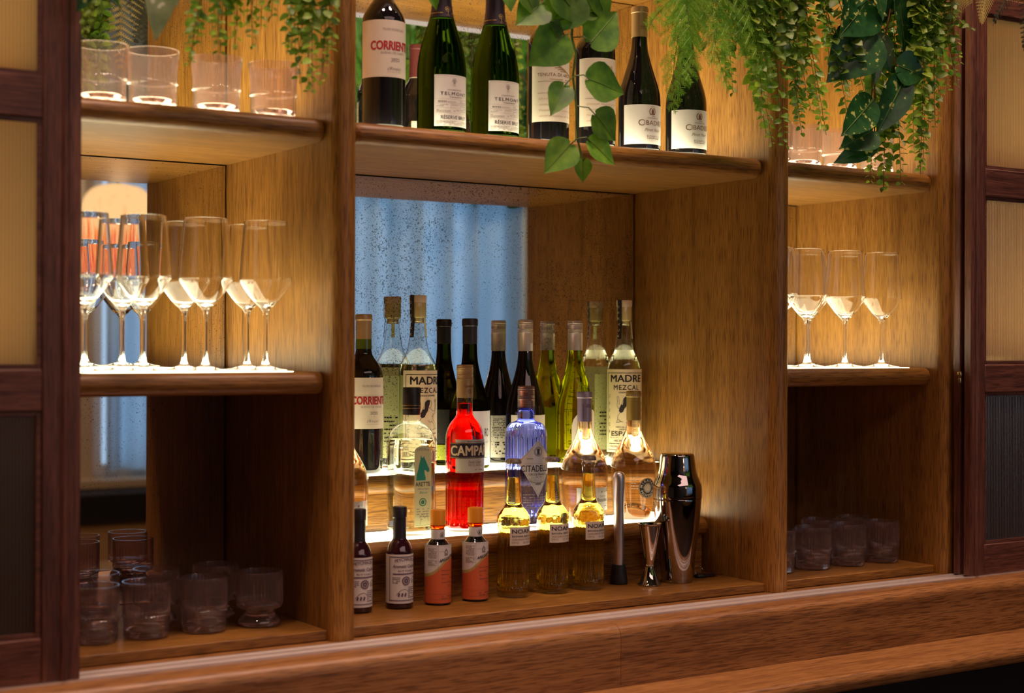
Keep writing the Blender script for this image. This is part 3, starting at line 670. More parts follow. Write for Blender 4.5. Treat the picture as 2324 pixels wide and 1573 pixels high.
# --- mezcal
def mezcal(label, x, rz, liquid):
    t = thing('spirit_bottle', label, 'bottle', (x, .372, ZU + PX), rz, 'clear spirit bottles with a drawn figure'); r = .038
    pr = smooth([C(.034, 0), (.0372, .004), (.0380, .014), (.0380, .08), (.0380, .17), (.0376, .192), (.0345, .21), (.0262, .226), (.0208, .240), (.0175, .258), (.0145, .277), C(.0130, .292), C(.0155, .2935), C(.0158, .301), C(.0135, .303)])
    body(t, pr, M_clear, name='glass_bottle')
    obj('liquid', MB().lathe([(0, .006)] + smooth([C(.033, .006), (.0358, .012), (.0363, .03), (.0363, .08), (.0363, .17), (.0358, .191), C(.0325, .209)]) + ([(.0250, .226), (.0196, .2375)] if liquid > .23 else []) + [(0, liquid)], 48), M_solidclear, t, label='clear spirit')
    cap(t, [(.0118, .290), (.0118, .300), (.0163, .3025), (.0163, .330), (.0160, .3305)], pbr('yellow_clear_stopper', (.72, .62, .25), .2, coat=.5), 'stopper', 'translucent yellow stopper')
    cap(t, [(.0168, .3308), (.0170, .333), (.0170, .343), (.0162, .345)], M_kraft, 'cap', 'tan cap disc')
    def strip(z0, z1, face, du, m, nm, par):
        mb = MB(); n = 14
        def rz_(z): return .0174 if z > .302 else .0145 + (.302 - z) * .09
        for i in range(n + 1):
            z = z0 + (z1 - z0) * i / n
            for s_ in (-1, 1):
                rr = rz_(z) + .0012; a = face + s_ * du / rr; mb.v.append((rr * cos(a), rr * sin(a), z))
        mb.f = [(2 * i, 2 * i + 1, 2 * i + 3, 2 * i + 2) for i in range(n)]
        return obj(nm, mb, m, par, recalc=False)
    sp = strip(.262, .3455, R(-160) - rz, .0052, M_ink, 'seal_strip', t)
    k = Ink()
    for i, ch in enumerate('OAXACA'): k.text(ch, 0, .268 + .0125 * (5 - i), .0052, .0056, rot=1)
    mb = MB()
    for u, z in k.v:
        rr = (.0174 if z > .302 else .0145 + (.302 - z) * .09) + .0018; a = R(-160) - rz + u / rr; mb.v.append((rr * cos(a), rr * sin(a), z))
    mb.f = k.f; obj('lettering', mb, M_cream, sp, recalc=False)
    strip(.262, .30, R(-60) - rz, .0035, M_palegreen, 'tax_stamp', t)
    L = lab(t, r, -.0535, .0535, .020, .197, M_mez)
    k = Ink().frame(-.0475, .0475, .0245, .1895, .0011)
    k.text('MADRE', .0, .1700, .0150, .074, bold=.03).text('MEZCAL', .0, .1532, .0102, .058, bold=.022, space=1.2).text('DESDE SIEMPRE', 0, .1460, .0030, .036, shear=.3, bold=.02)
    for i, ch in enumerate('OAXACA'): k.text(ch, -.0415, .1365 - .0152 * i, .0072, .0042); k.text(ch, .0415, .1365 - .0152 * i, .0072, .0042)
    k.text('MEZCAL ARTESANAL', 0, .0725, .0028, .048, shear=.3, bold=.01).text('100% MAGUEY', 0, .0675, .0028, .034, shear=.3, bold=.01).text('ESPADÍN', 0, .0550, .0098, .070, bold=.02).text('40% ALC. VOL.', -.028, .0498, .0024, .022)
    k.text('HECHO EN MÉXICO', 0, .0420, .0046, .056, bold=.01).bars(-.042, .042, .0372, .0018, 5, .95).text('ORIGINARIO', -.024, .0300, .0044, .036).text('OAXACA', .026, .0300, .0044, .026)
    # kneeling woman with long dark hair
    k.poly([(.004, .139), (-.002, .1395), (-.007, .135), (-.009, .128), (-.012, .122), (-.016, .113), (-.017, .107), (-.013, .104), (-.008, .106), (-.005, .113), (-.001, .118), (.001, .126), (.003, .131)])
    w = .0007
    for pl in ([(.004, .139), (.007, .135), (.0085, .1315), (.0070, .1295), (.0072, .1265), (.004, .124), (.001, .125)], [(.002, .124), (.010, .119), (.017, .117), (.019, .123), (.0185, .133)], [(.0205, .133), (.0215, .122), (.019, .113), (.013, .112), (.012, .1075), (.008, .107)],
               [(.012, .111), (.012, .101), (.019, .093), (.021, .084), (.024, .083), (.017, .0815), (.014, .092), (.008, .098)], [(-.014, .105), (-.0195, .098), (-.0195, .091), (-.012, .0855), (.002, .0825), (.016, .0815)], [(-.001, .1), (.003, .0955), (.009, .0965)],
               [(-.008, .122), (-.017, .113), (-.0215, .119), (-.0200, .129), (-.0215, .138), (-.0185, .1395), (-.0165, .133), (-.0165, .125), (-.0165, .121)], [(-.0195, .091), (-.0225, .083), (-.0185, .0835), (-.012, .0855)]):
        k.line(pl, w)
    k.ring(.0195, .1375, .0030, .0008, 14).poly([(.0185, .1365), (.0205, .1365), (.0205, .1385), (.0185, .1385)])
    wrap(k, r + .0009, 'lettering', M_ink, L)
    B_ = lab(t, r, -.045, .045, .02, .185, M_palegreen, 'back_label', PI / 2)
    k = Ink()
    for i in range(7): k.bars(-.035, .035, .10 - .008 * i, .003, 50 + i)
    wrap(k, r + .0009, 'lettering', M_ink, B_, PI / 2)
mezcal('clear spirit bottle with black-framed cream label on upper step, behind the black-capped bottle', 1.4981, R(3), .2095)
mezcal('clear spirit bottle with black-framed cream label on upper step, nearest the right panel', 2.0085, R(-28), .238)

# --- black capsule white label
t = thing('wine_bottle', 'olive wine bottle with black capsule and white label behind the scarlet bottle', 'bottle', (1.6186, .372, ZU + PX)); r = .0405
body(t, smooth(BURG), M_olive)
cap(t, std_capsule(.0149, .2495, .301, .016), M_blackcap, label='black foil capsule')
L = lab(t, r, -.052, .052, .007, .1155, M_white)
wrap(Ink().text('RO', .0175, .0648, .0160, .0125).text('LO', .0185, .0520, .0034, .008, space=1.4).text('CO', .0185, .0270, .0020, .005).bars(-.04, .02, .022, .0008, 3), r + .0009, 'lettering', M_ink, L)
B_ = lab(t, r, -.04, .04, .045, .115, M_dkgrey, 'back_label', PI / 2); lab(t, r, -.04, .04, .012, .043, M_lime, 'lime_label', PI / 2)
k = Ink()
for i in range(22): k.rect(-.012 + .0011 * i, -.0114 + .0011 * i + .0004 * (i % 2), .047, .060)
wrap(k, r + .0009, 'barcode', M_white, B_, PI / 2)
# --- pinot with silver cap
t = thing('wine_bottle', 'dark wine bottle with silver screw cap and blank cream label behind the blue bottle', 'bottle', (1.7531, .372, ZU + PX))
body(t, smooth(BURG), M_wineglass)
c_ = cap(t, screwcap(.0157, .2355, .300), M_silver, 'screw_cap', 'silver grey screw cap')
lab(c_, .0157, .0015, .012, .2365, .2515, M_white, 'neck_tag')
lab(t, r, -.056, .056, .010, .1045, M_cream)
B_ = lab(t, r, -.04, .04, .012, .10, M_white, 'back_label', PI / 2); k = Ink()
for i in range(12): k.bars(-.035, .035, .092 - .0035 * i, .0014, 70 + i)
for i in range(6): k.bars(-.02, .03, .042 - .0045 * i, .003, 90 + i, .6)
wrap(k, r + .0009, 'lettering', M_ink, B_, PI / 2)
# --- white wine with arched label
t = thing('wine_bottle', 'yellow-green wine bottle with silver screw cap, behind the left bell-shaped bottle', 'bottle', (1.8793, .372, ZU + PX))
body(t, smooth(BURG), M_whitewine)
cap(t, screwcap(.0158, .237, .2995), M_silver, 'screw_cap', 'silver grey screw cap')
L = patch(r + .0004, -.032, .050, .010, lambda u: .078 + .036 * math.sqrt(max(0, 1 - ((u - .009) / .0411) ** 2)), 'label', M_cream, t)
wrap(Ink().text('R', -.010, .052, .0145, .011, shear=.35, bold=-.012).bars(-.008, .03, .03, .001, 3), r + .0009, 'lettering', M_ink, L)

# --- tequila
t = thing('spirit_bottle', 'clear squarish bottle with pale green horse label and black cap', 'bottle', (1.4073, .236, ZL + PX))
def sq(a, z):
    if z > .205: return 1
    p = 3.6 if z < .165 else 3.6 - 1.6 * (z - .165) / .04
    return 1 / ((abs(cos(a)) ** p + abs(sin(a)) ** p) ** (1 / p)) / (1.0 + .10 * (p - 2) / 1.6)
pr = smooth([C(.037, 0), (.0425, .003), (.0445, .012), (.0445, .06), (.0445, .15), (.0438, .168), (.0395, .188), (.0300, .202), (.0200, .2085), (.0162, .213), C(.0158, .228)])
body(t, pr, M_clear, 72, sq)
def sqr(a, z): return sq(a, z) * (1 + .012 * sin(z * 900) * (abs(cos(2 * a)) < .45 and z < .165))
obj('liquid', MB().lathe([(0, .008)] + smooth([C(.034, .008), (.0405, .011), (.0425, .02), (.0425, .06), (.0425, .15), (.0418, .166), C(.0392, .1775)], 8) + [(0, .1775)], 96, sqr), M_solidclear, t, label='clear spirit')
cap(t, [(.0165, .2235), (.0167, .225), (.0167, .238), (.0158, .2385), (.0158, .2395), (.0167, .24), (.0167, .2725), (.0158, .2745)], M_blackcap, 'screw_cap', 'black screw cap')
obj('gilt_rings', MB().lathe([(.0169, .2405), (.0169, .2418)], 32).lathe([(.0169, .2352), (.0169, .2363)], 32), M_gold, t)
yl = -.0428
def flat(ink, name, m, par, off):
    mb = MB(); mb.v = [(u, yl - off, z) for u, z in ink.v]; mb.f = ink.f; return obj(name, mb, m, par, recalc=False)
k = Ink().poly([(-.0178, .018), (.0178, .018), (.0178, .155), (.0168, .1605), (.013, .1645), (.006, .167), (-.006, .167), (-.013, .1645), (-.0168, .1605), (-.0178, .155)])
L = flat(k, 'label', M_palegreen, t, .0006); L['label'] = 'pale green paper label'
k = Ink().poly([(-.014, .104), (-.0135, .113), (-.010, .124), (-.008, .134), (-.005, .143), (-.0045, .150), (-.002, .1455), (.0005, .1455), (.0025, .149), (.0035, .1445), (.006, .140), (.0105, .130), (.0135, .125), (.0135, .1205), (.010, .1185), (.0065, .122), (.003, .1225), (.0035, .116), (.006, .108), (.0055, .104)])
flat(k, 'horse_head', M_green, L, .0009)
k = Ink().text('Blanco', .001, .0795, .0042, .016, shear=.35).ring(0, .0635, .0068, .0018).ring(0, .0635, .0025, .0030)
flat(k, 'green_print', M_green, L, .0009)
k = Ink().text('TEQUILA', 0, .1575, .0042, .026, arc=.002).text('ARETTE', 0, .0930, .0080, .031, bold=.004).text('100% de Agave', .001, .0868, .0030, .024, shear=.3)
for i in range(5): k.bars(-.013, .013, .0505 - .0048 * i, .0012, 20 + i, .7)
k.line([(-.006, .022), (-.004, .03), (-.007, .038), (0, .041), (.004, .034), (.01, .04), (.012, .028)], .0005).bars(-.015, .015, .0205, .0006, 9, 1)
flat(k, 'lettering', M_grey, L, .0009)

# --- scarlet bitter
t = thing('spirit_bottle', 'scarlet bitter bottle with navy label band and tan screw cap', 'bottle', (1.5241, .236, ZL + PX)); r = .0372
pr = smooth([C(.034, 0), (.0365, .003), C(.0372, .012), C(.0372, .100), C(.0372, .108), (.0372, .12), (.0372, .168), (.0355, .187), (.0285, .204), (.0190, .2165), (.0158, .227), C(.0152, .262)])
fl = lambda a, z: 1 - (.045 * abs(sin(a * 11)) if .012 < z < .099 else 0)
def dense(pr, z0, z1, n):
    rr = pr[:]; r_ = [p for p in pr if z0 - 1e-6 <= p[1] <= z1 + 1e-6][0][0]
    return [p for p in pr if p[1] < z0 - 1e-6] + [(r_, z0), (r_, z0 + .0005)] + [(r_, z0 + (z1 - z0) * i / n) for i in range(1, n)] + [(r_, z1)] + [p for p in pr if p[1] > z1 + 1e-6]
body(t, dense(pr, .012, .100, 6), M_clear, 132, fl, sharp=50)
lq = [(0, .007)] + [(max(a - .0017, 0), max(b, .007)) for a, b in dense(pr, .012, .100, 6) if .003 < b < .242] + [(.0138, .2425), (0, .2425)]
obj('liquid', MB().lathe(lq, 132, fl), M_campari, t, sharp=50, label='scarlet liquid')
c_ = cap(t, [(.0160, .2535), (.0160, .2790)] + screwcap(.0160, .2535, .3165)[2:], M_tan, 'screw_cap', 'tan screw cap')
wrap(Ink().text('CAMPARI', .001, .2735, .0040, .021, bold=.015).ring(.001, .2660, .0036, .0010).text('M', .001, .2645, .0030, .003), .0164, 'lettering', M_brown, c_)
L = lab(t, r, -.0385, .0385, .1125, .1755, pbr('silver_label', (.70, .64, .58), .4, .3))
L2 = patch(r + .0009, -.052, .052, .1400, .1690, 'navy_band', M_navy, L)
wrap(Ink().text('CAMPARI', -.0055, .1455, .0185, .088, bold=.03), r + .0014, 'band_lettering', M_kraft, L)
wrap(Ink().rect(-.052, .052, .1412, .1418).rect(-.052, .052, .1672, .1678).rect(-.0385, .0385, .1140, .1146), r + .0013, 'gilt_lines', M_gold, L)
wrap(Ink().text('MILANO', .004, .1250, .0040, .034, space=1.4).text('Davide Campari', .001, .1305, .0055, .030, shear=.4, bold=-.01).bars(-.016, .020, .1708, .0014, 6).bars(-.033, -.026, .1195, .0022, 2).bars(.0, .02, .1175, .0015, 9), r + .0009, 'lettering', M_brown, L)

# --- blue ribbed gin
t = thing('spirit_bottle', 'pale blue ribbed gin bottle with diamond label', 'bottle', (1.6647, .236, ZL + PX)); r = .0415
pr = smooth([C(.038, 0), (.0408, .003), C(.0415, .012), C(.0415, .018), C(.0415, .1700), (.0410, .180), (.0385, .192), (.0315, .2015), (.0215, .2050), C(.0178, .2075), C(.0168, .211), C(.0180, .214), C(.0168, .217), C(.0180, .2205), C(.0165, .2240), C(.0165, .234)])
fl = lambda a, z: 1 - (.055 * abs(sin(a * 12)) if .018 < z < .171 else (.055 * abs(sin(a * 12)) * max(0, (.2015 - z) / .031) if .171 <= z < .2015 else 0))
body(t, dense(pr, .018, .1700, 6), M_blueglass, 144, fl, sharp=55)
lq = [(0, .008)] + [(max(a - .0018, 0), max(b, .008)) for a, b in dense(pr, .018, .1700, 6) if .004 < b < .226] + [(.0140, .2265), (0, .2265)]
obj('liquid', MB().lathe(lq, 144, fl), M_gin, t, sharp=55, label='blue tinted gin')
c_ = cap(t, screwcap(.0165, .2325, .2745), M_tin, 'screw_cap', 'bronze screw cap')
wrap(Ink().text('FRANCE', -.010, .2390, .0042, .021).rect(-.04, .04, .2452, .2457).rect(-.04, .04, .2360, .2365), .0170, 'lettering', M_silver, c_)
dm = lambda u: (.128 - (.068) * (1 - abs(u) / .0415), .128 + .043 * (1 - abs(u) / .0415))
L = patch(r + .0014, -.0415, .0415, lambda u: dm(u)[0], lambda u: dm(u)[1], 'label', pbr('pearl_label', (.74, .70, .72), .35, .25), t, n=40)
wrap(Ink().text('CITADELLE', -.003, .1095, .0125, .064, bold=.012).text('GIN DE FRANCE', 0, .1020, .0044, .040, bold=.008).text('CHÂTEAU DE BONBONNET', 0, .0905, .0026, .040, bold=.01, arc=-.004).text('ORIGINAL', -.0175, .1335, .0026, .014, shear=-.3).text('DRY GIN', .0175, .1335, .0026, .014, shear=.3).bars(-.006, .006, .0845, .0018, 3, 1)
     .rect(-.0025, .0025, .1440, .1505).rect(-.0036, .0036, .1425, .1440).rect(-.0034, .0034, .1505, .1525).rect(-.0034, -.0018, .1525, .1540).rect(-.0008, .0008, .1525, .1540).rect(.0018, .0034, .1525, .1540).ring(0, .1482, .0088, .0007).ring(0, .1482, .0072, .0004), r + .0020, 'lettering', M_dkgrey, L)
k = Ink()
for s_ in (-1, 1):
    for (p, q) in (((0, .1680), (.0385, .1285)), ((.0385, .1275), (0, .0640))): k.line([(s_ * (p[0] + (q[0] - p[0]) * i / 10), p[1] + (q[1] - p[1]) * i / 10) for i in range(11)], .0005)
    for i in range(5): k.ring(s_ * (.007 + .005 * i), .098 - .004 * abs(i - 1), .0022, .0004, 10)
k.rect(-.031, .031, .1250, .1254)
wrap(k, r + .0020, 'filigree', M_grey, L)
wrap(Ink().rect(-.0060, -.0005, .0985, .0995), r + .0021, 'blue_dash', M_navy, L); wrap(Ink().rect(.0030, .0085, .0985, .0995), r + .0021, 'red_dash', M_red, L)
k = Ink()
for i in range(6): k.bars(-.03, .03, .064 - .005 * i, .0014, 100 + i)
k.line([(-.01, .026), (-.004, .034), (-.002, .025), (.004, .032), (.008, .026), (.018, .03)], .0006)
wrap(k, r + .0006, 'engraved_text', M_grey, t)

# --- bell shaped rose bottles
def rose(label, x, kind, y=.236):
    t = thing('rose_bottle', label, 'bottle', (x, y, ZL + PX), group='bell shaped rose wine bottles')
    pr = smooth([C(.037, 0), (.0405, .003), (.0418, .012), (.0430, .03), (.0462, .07), (.0475, .095), (.0470, .110), (.0420, .128), (.0330, .146), (.0225, .164), (.0160, .182), (.0142, .198), C(.0138, .255)])
    body(t, pr, M_clear, 64)
    hi = .030 if kind else .005
    lq = [(0, hi)] + [(.030 * sin(PI / 2 * i / 8), hi * cos(PI / 2 * i / 8) + .004) for i in range(1, 9)] + [(.0375, .0035)] + [(a - .0016, b) for a, b in pr if .008 < b < .1985] + [(.0125, .2035), (0, .2035)]
    obj('liquid', MB().lathe(lq, 64), M_rose, t, label='pale pink wine')
    c_ = cap(t, std_capsule(.0146, .2015, .2615, .013), M_goldcap if kind else M_lilac, label='old gold capsule' if kind else 'lilac capsule')
    if kind:
        wrap(Ink().text('MIRAVAL', -.004, .2505, .0036, .030, space=1.6), .0162, 'lettering', M_cream, c_)
        r = .0455; L = patch(r + .0016, -.0205, .0205, lambda u: .0655 - math.sqrt(max(0, .0205 ** 2 - u * u)), lambda u: .0655 + math.sqrt(max(0, .0205 ** 2 - u * u)), 'round_label', M_dkgrey, t, n=32)
        k = Ink().ring(0, .0655, .0195, .0010, 32)
        for w_, a0, a1, up in (('MIRAVAL', 205, 335 - 180 - 360 + 0, 1), ('PROVENCE', 215, 325, 0)):
            n = len(w_)
            for i, ch in enumerate(w_):
                a = R(165 - 150 * i / (n - 1)) if up else R(205 + 130 * i / (n - 1))
                vs, fs, tw = glyphs(ch, .02); kk = .0052 / CAP; th = a - PI / 2 if up else a + PI / 2; o = len(k.v)
                for x_, y_ in vs:
                    X = x_ * kk; Y = (y_ - CAP / 2) * kk; k.v.append((.0152 * cos(a) + X * cos(th) - Y * sin(th), .0655 + .0152 * sin(a) + X * sin(th) + Y * cos(th)))
                k.f += [tuple(q + o for q in f) for f in fs]
        k.ring(0, .0655, .0050, .0100, 20)
        wrap(k, r + .0021, 'lettering', M_cream, L)
        k = Ink()
        for i in range(5): k.bars(-.035, -.012 + .002 * i, .086 - .0055 * i, .0014, 200 + i)
        wrap(k, r + .0012, 'engraved_text', M_white, t)
    else:
        wrap(Ink().bars(-.005, .006, .2340, .0016, 9, 1).bars(-.006, .007, .2305, .0014, 4, 1), .0151, 'lettering', M_navy, c_)
        wrap(Ink().text('Château Beaulieu', -.0115, .2210, .0030, .034, rot=1), .0151, 'side_lettering', M_navy, c_)
        r = .0452; L = lab(t, r, -.044, .044, .0255, .0715, M_white)
        wrap(Ink().text('Beaulieu', .0145, .0440, .0072, .032, bold=-.004).text('Alexandre', .014, .0535, .0028, .018).text('x', .010, .061, .006, .006, shear=.3).bars(0, .03, .034, .0009, 5), r + .0009, 'lettering', M_ink, L)
        wrap(Ink().text('Château', -.018, .0440, .0072, .028, bold=-.004), r + .0009, 'more_lettering', M_ink, L)
    return t
rose('bell-shaped rose bottle on lower step, mostly hidden by the left oak upright', 1.2640, 0)
rose('bell-shaped rose bottle with lilac capsule, behind the rightmost lager bottle', 1.8062, 0)
rose('bell-shaped rose bottle with gold capsule, behind the cocktail shaker', 1.9300, 1)

# --- bitters in paper label
zf = ZF + .0004
t = thing('bitters_bottle', 'small dark bitters bottle with violet printed label beside the oak upright', 'bottle', (1.2420, .130, zf), group='black capped bitters bottles'); r = .0240
body(t, smooth([C(.0205, 0), (.0232, .002), (.0240, .008), (.0240, .05), (.0240, .096), (.0230, .104), (.0180, .115), (.0132, .122), (.0118, .130), C(.0112, .165)]), pbr('maroon_bitters_glass', (.035, .006, .012), .05, coat=.5))
cap(t, [(.0130, .1185), (.0122, .128), (.0120, .160), (.0128, .161), (.0128, .178), (.0120, .180)], M_blackcap, 'cap', 'glossy black cap and sleeve')
L = lab(t, r, -.060, .060, .0105, .0972, M_white)
k = Ink().frame(-.0330, .033, .0150, .0935, .0012).frame(-.0305, .0305, .0165, .0920, .0004).text("PEYCHAUD'S", 0, .0830, .0052, .042, bold=.02, arc=.003).text('Aromatic Cocktail', 0, .0735, .0060, .050, bold=.02, shear=.2).text('BITTERS', 0, .0665, .0030, .030)
k.rect(-.025, .025, .0615, .0638).ring(0, .0505, .0070, .0022).ring(0, .0505, .0030, .0034).line([(-.018, .026), (-.010, .034), (-.002, .036), (.006, .031)], .0008)
for q in range(3): k.poly([(-.016 + q * .006, .024), (-.013 + q * .006, .022), (-.011 + q * .006, .028), (-.014 + q * .006, .030)])
for i in range(4): k.bars(-.026, -.011, .0555 - .003 * i, .0013, 30 + i); k.bars(.011, .026, .0555 - .003 * i, .0013, 40 + i)
for i in range(6): k.bars(.004, .028, .038 - .0035 * i, .0014, 60 + i)
wrap(k, r + .0009, 'lettering', M_purple, L)
dup(t, (1.3240, .130, zf), 'small dark bitters bottle with violet printed label, fully clear of the oak upright')
t = thing('bitters_bottle', 'small orange labelled bitters bottle with orange cap, left one of the pair', 'bottle', (1.4032, .130, zf), group='orange capped bitters bottles'); r = .0242
body(t, smooth([C(.0205, 0), (.0228, .002), (.0236, .006), (.0236, .05), (.0236, .098), (.0215, .106), (.0160, .113), C(.0128, .118)]), M_wineglass)
cap(t, [(.0130, .1165), (.0132, .134), (.0126, .1345)], M_white, 'neck_band', 'white paper neck band')
obj('amber_neck', MB().lathe([(0, .134), (.0122, .134), (.0122, .139), (.0142, .1405), (.0142, .1425), (0, .1428)], 32), M_amber, t, label='amber glass neck ring')
wrap(Ink().ring(.001, .1255, .0040, .0008).poly([(-.001, .123), (.002, .123), (.0015, .128), (0, .1275)]), .0136, 'emblem', M_dkgrey, t)
cap(t, [(.0146, .1430), (.0143, .145), (.0143, .1675), (.0132, .170)], M_orangecap, 'cap', 'orange ridged plastic cap', 48, lambda a, z: 1 - .012 * (sin(a * 20) > 0))
full = 2 * PI * r / 2 - .0005
dg = lambda u: min(.0700, max(.046, .0665 + (u + .004) * .62)) if u < .016 else .0795
dg = lambda u: .050 + .0345 / (1 + math.exp(-(u + .008) / .0085))
L = patch(r, -full, full, lambda u: dg(u) + .0055, .1085, 'label', M_white, t, n=60)
patch(r, -full, full, lambda u: dg(u), lambda u: dg(u) + .0055, 'ochre_sash', M_ochre, L, n=60)
O_ = patch(r, -full, full, .004, dg, 'orange_field', M_orange, L, n=60)
k = Ink()
for i, ch in enumerate('ANGOSTURA'): k.text(ch, -.0085 + .0045 * i, .0775 + .0013 * i + (.001 if i > 4 else 0), .0054, .0040, bold=.03, shear=.25)
wrap(k, r + .0006, 'lettering', M_navy, L)
k = Ink().rect(-.0128, -.0124, .062, .107).rect(-.05, .03, .1065, .1068)
for i in range(9): k.bars(-.033, -.0150, .1015 - .0021 * i, .0010, 300 + i, .92)
for i in range(8): k.bars(-.033, -.0150, .0800 - .0021 * i, .0010, 320 + i, .92) if i < 5 else None
k.ring(.003, .0955, .0032, .0022).poly([(-.0005, .0975), (.0065, .0975), (.003, .1025)]).rect(-.001, .007, .0895, .0915).bars(-.010, -.002, .0965, .0006, 7).bars(.008, .016, .0965, .0006, 8)
wrap(k, r + .0006, 'fine_print', M_grey, L)
k = Ink()
for i in range(6): k.bars(-.006, .024, .062 - .007 * i if i < 4 else .016 - .004 * (i - 4), .0013, 340 + i, .8)
k.rect(-.03, .03, .0205, .0208).rect(-.03, .03, .0105, .0108).text('100ml', .012, .0335, .003, .010)
wrap(k, r + .0006, 'field_lettering', M_brown, O_)
dup(t, (1.4830, .130, zf), 'small orange labelled bitters bottle with orange cap, right one of the pair')

# --- lager
t = thing('beer_bottle', 'ribbed golden lager bottle, left one of the three', 'bottle', (1.5664, .130, zf), group='golden lager bottles'); r = .0308
pr = smooth([C(.027, 0), (.0302, .003), C(.0308, .014), C(.0308, .018), C(.0308, .1330), C(.0308, .1345), C(.0308, .1365), C(.0308, .139), C(.0308, .1415), C(.0308, .144), (.0308, .146), (.0297, .152), (.0240, .161), (.0174, .169), (.0150, .184), (.0134, .208), (.0122, .228), C(.0118, .236), C(.0132, .2375), C(.0136, .2425), C(.0118, .245), C(.0128, .2475), C(.0128, .2505), C(.0118, .252)])
fl = lambda a, z: 1 - (.04 * abs(sin(a * 14)) if .018 < z < .1315 else 0) + (.03 * abs(sin(a * 7)) * sin(PI * (z - .1345) / .0115) if .1345 < z < .146 else 0)
body(t, dense(pr, .018, .1330, 6), M_clear, 140, fl, sharp=50)
lq = [(0, .008)] + [(max(a - .0016, 0), max(b, .008)) for a, b in dense(pr, .018, .1330, 6) if .004 < b < .2205] + [(.0106, .2215), (0, .2215)]
obj('liquid', MB().lathe(lq, 140, fl), M_lager, t, sharp=50, label='golden beer')
mb = MB()
for i in range(14):
    a = 2 * PI * (i + .5) / 14; mb.lathe([(0, -.0012)] + [(.0048 * cos(PI * j / 8 - PI / 2), .0016 * sin(PI * j / 8 - PI / 2)) for j in range(1, 8)] + [(0, .0012)], 8, c=(.0298 * cos(a), .0298 * sin(a), .1465))
cap(t, [(.0142, .2475), (.0146, .2485), (.0146, .2515), (.0132, .2555), (.0105, .2568)], pbr('pewter_crown', (.30, .25, .20), .4, .6), 'crown_cap', 'pewter crown cap', 63, lambda a, z: 1 + (.04 * sin(a * 21) if z < .2525 else 0))
L = lab(t, r, -.0246, .0246, .0975, .1318, M_cream)
wrap(Ink().text('NOAM', .0, .1200, .0076, .041, bold=.014).text('BAVARIA BERLIN', .0, .1130, .0034, .041, bold=.012), r + .0009, 'lettering', M_navy, L)
wrap(Ink().text('LAGER BORN IN MUNICH', 0, .1072, .0030, .041).text('34 CL', -.0125, .1015, .0034, .011).text('ALC. 5,2% VOL', .0110, .1015, .0032, .019).ring(-.0195, .1032, .0014, .0005, 12, .8, 5.5), r + .0009, 'small_lettering', M_brown, L)
dup(t, (1.6554, .130, zf), 'ribbed golden lager bottle, middle one of the three')
dup(t, (1.7391, .130, zf), 'ribbed golden lager bottle, right one of the three, beside the muddler')

# --- bar tools
t = thing('muddler', 'steel muddler with black rubber foot standing beside the lager bottles', 'muddler', (1.8243, .145, zf))
obj('shaft', MB().lathe(smooth([C(.0095, .0375), (.0100, .08), (.0104, .13), (.0112, .175), (.0118, .2), (.0112, .212), (.0085, .2185), (.0045, .2205)]) + [(0, .2208)], 40), M_brush, t)
obj('foot', MB().lathe([(0, 0), (.0168, 0), (.0175, .002), (.0172, .010), (.0128, .038), (0, .038)], 40), M_rubber, t, label='black rubber foot')
t = thing('jigger', 'double-ended polished steel jigger in front of the cocktail shaker', 'jigger', (1.8653, .100, zf))
obj('large_cup', MB().lathe([(0, .0400), (.0085, .0400), (.0105, .05), (.0215, .117), (.0232, .1185), (.0238, .1200), (.0230, .1210), (.0218, .1200), (.0205, .115), (.0095, .05), (0, .048)], 48), M_chrome, t)
obj('waist_ring', MB().lathe([(0, .0365), (.0088, .0365), (.0098, .038), (.0098, .0395), (.0088, .0405), (0, .0405)], 40, lambda a, z: 1 + .02 * sin(a * 20)), M_chrome, t)
obj('small_cup', MB().lathe([(0, .012), (.017, .005), (.0205, .0012), (.0215, 0), (.0228, .0006), (.0230, .002), (.0222, .0035), (.0195, .006), (.0135, .022), (.0095, .032), (.0085, .0370), (0, .0370)], 48), M_chrome, t)
t = thing('cocktail_shaker', 'gunmetal mirror-finish cocktail shaker at the right of the bar floor', 'shaker', (1.9415, .108, zf))
obj('tin', MB().lathe([(0, 0)] + smooth([C(.0300, 0), (.0312, .002), (.0325, .02), (.0370, .06), (.0425, .105), (.0468, .145), C(.0484, .1650)]) + [(.0480, .1658), (0, .1658)], 72), M_gun, t, sharp=50)
obj('lid', MB().lathe([(0, .166), (.0480, .1660)] + smooth([C(.0488, .1665), (.0492, .172), (.0490, .185), (.0480, .193), (.0440, .203), (.0395, .214), (.0368, .226), (.0350, .240), (.0335, .250), (.0310, .2542), C(.026, .2552)]) + [(0, .2553)], 72), M_gun, t, sharp=50)
t = thing('key_ring', 'small black keys on a steel ring lying behind the shaker', 'keys', (2.034, .125, zf))
obj('ring', MB().tube([(-.012 + .0105 * cos(2 * PI * i / 20), .012 + .004 * sin(2 * PI * i / 20), .0115 + .0105 * sin(2 * PI * i / 20)) for i in range(21)], .0007), M_chrome, t)
obj('fob', MB().lathe([(0, .0002), (.009, .0002), (.0105, .002), (.0105, .005), (.009, .0068), (0, .007)], 24, lambda a, z: 1.3 if abs(cos(a)) > .8 else 1, (-.018, 0, 0)), M_rubber, t)
kk = MB().box(-.008, .017, -.006, .004, .0003, .0052); obj('key_bow', kk, M_rubber, t, bev=.0012)
obj('key_blade', MB().prism([(.0172, -.004), (.036, -.003), (.040, -.001), (.036, .0015), (.033, .0005), (.031, .0018), (.028, .0006), (.026, .002), (.0172, .002)], 'z', .0012, .0030), M_chrome, t)
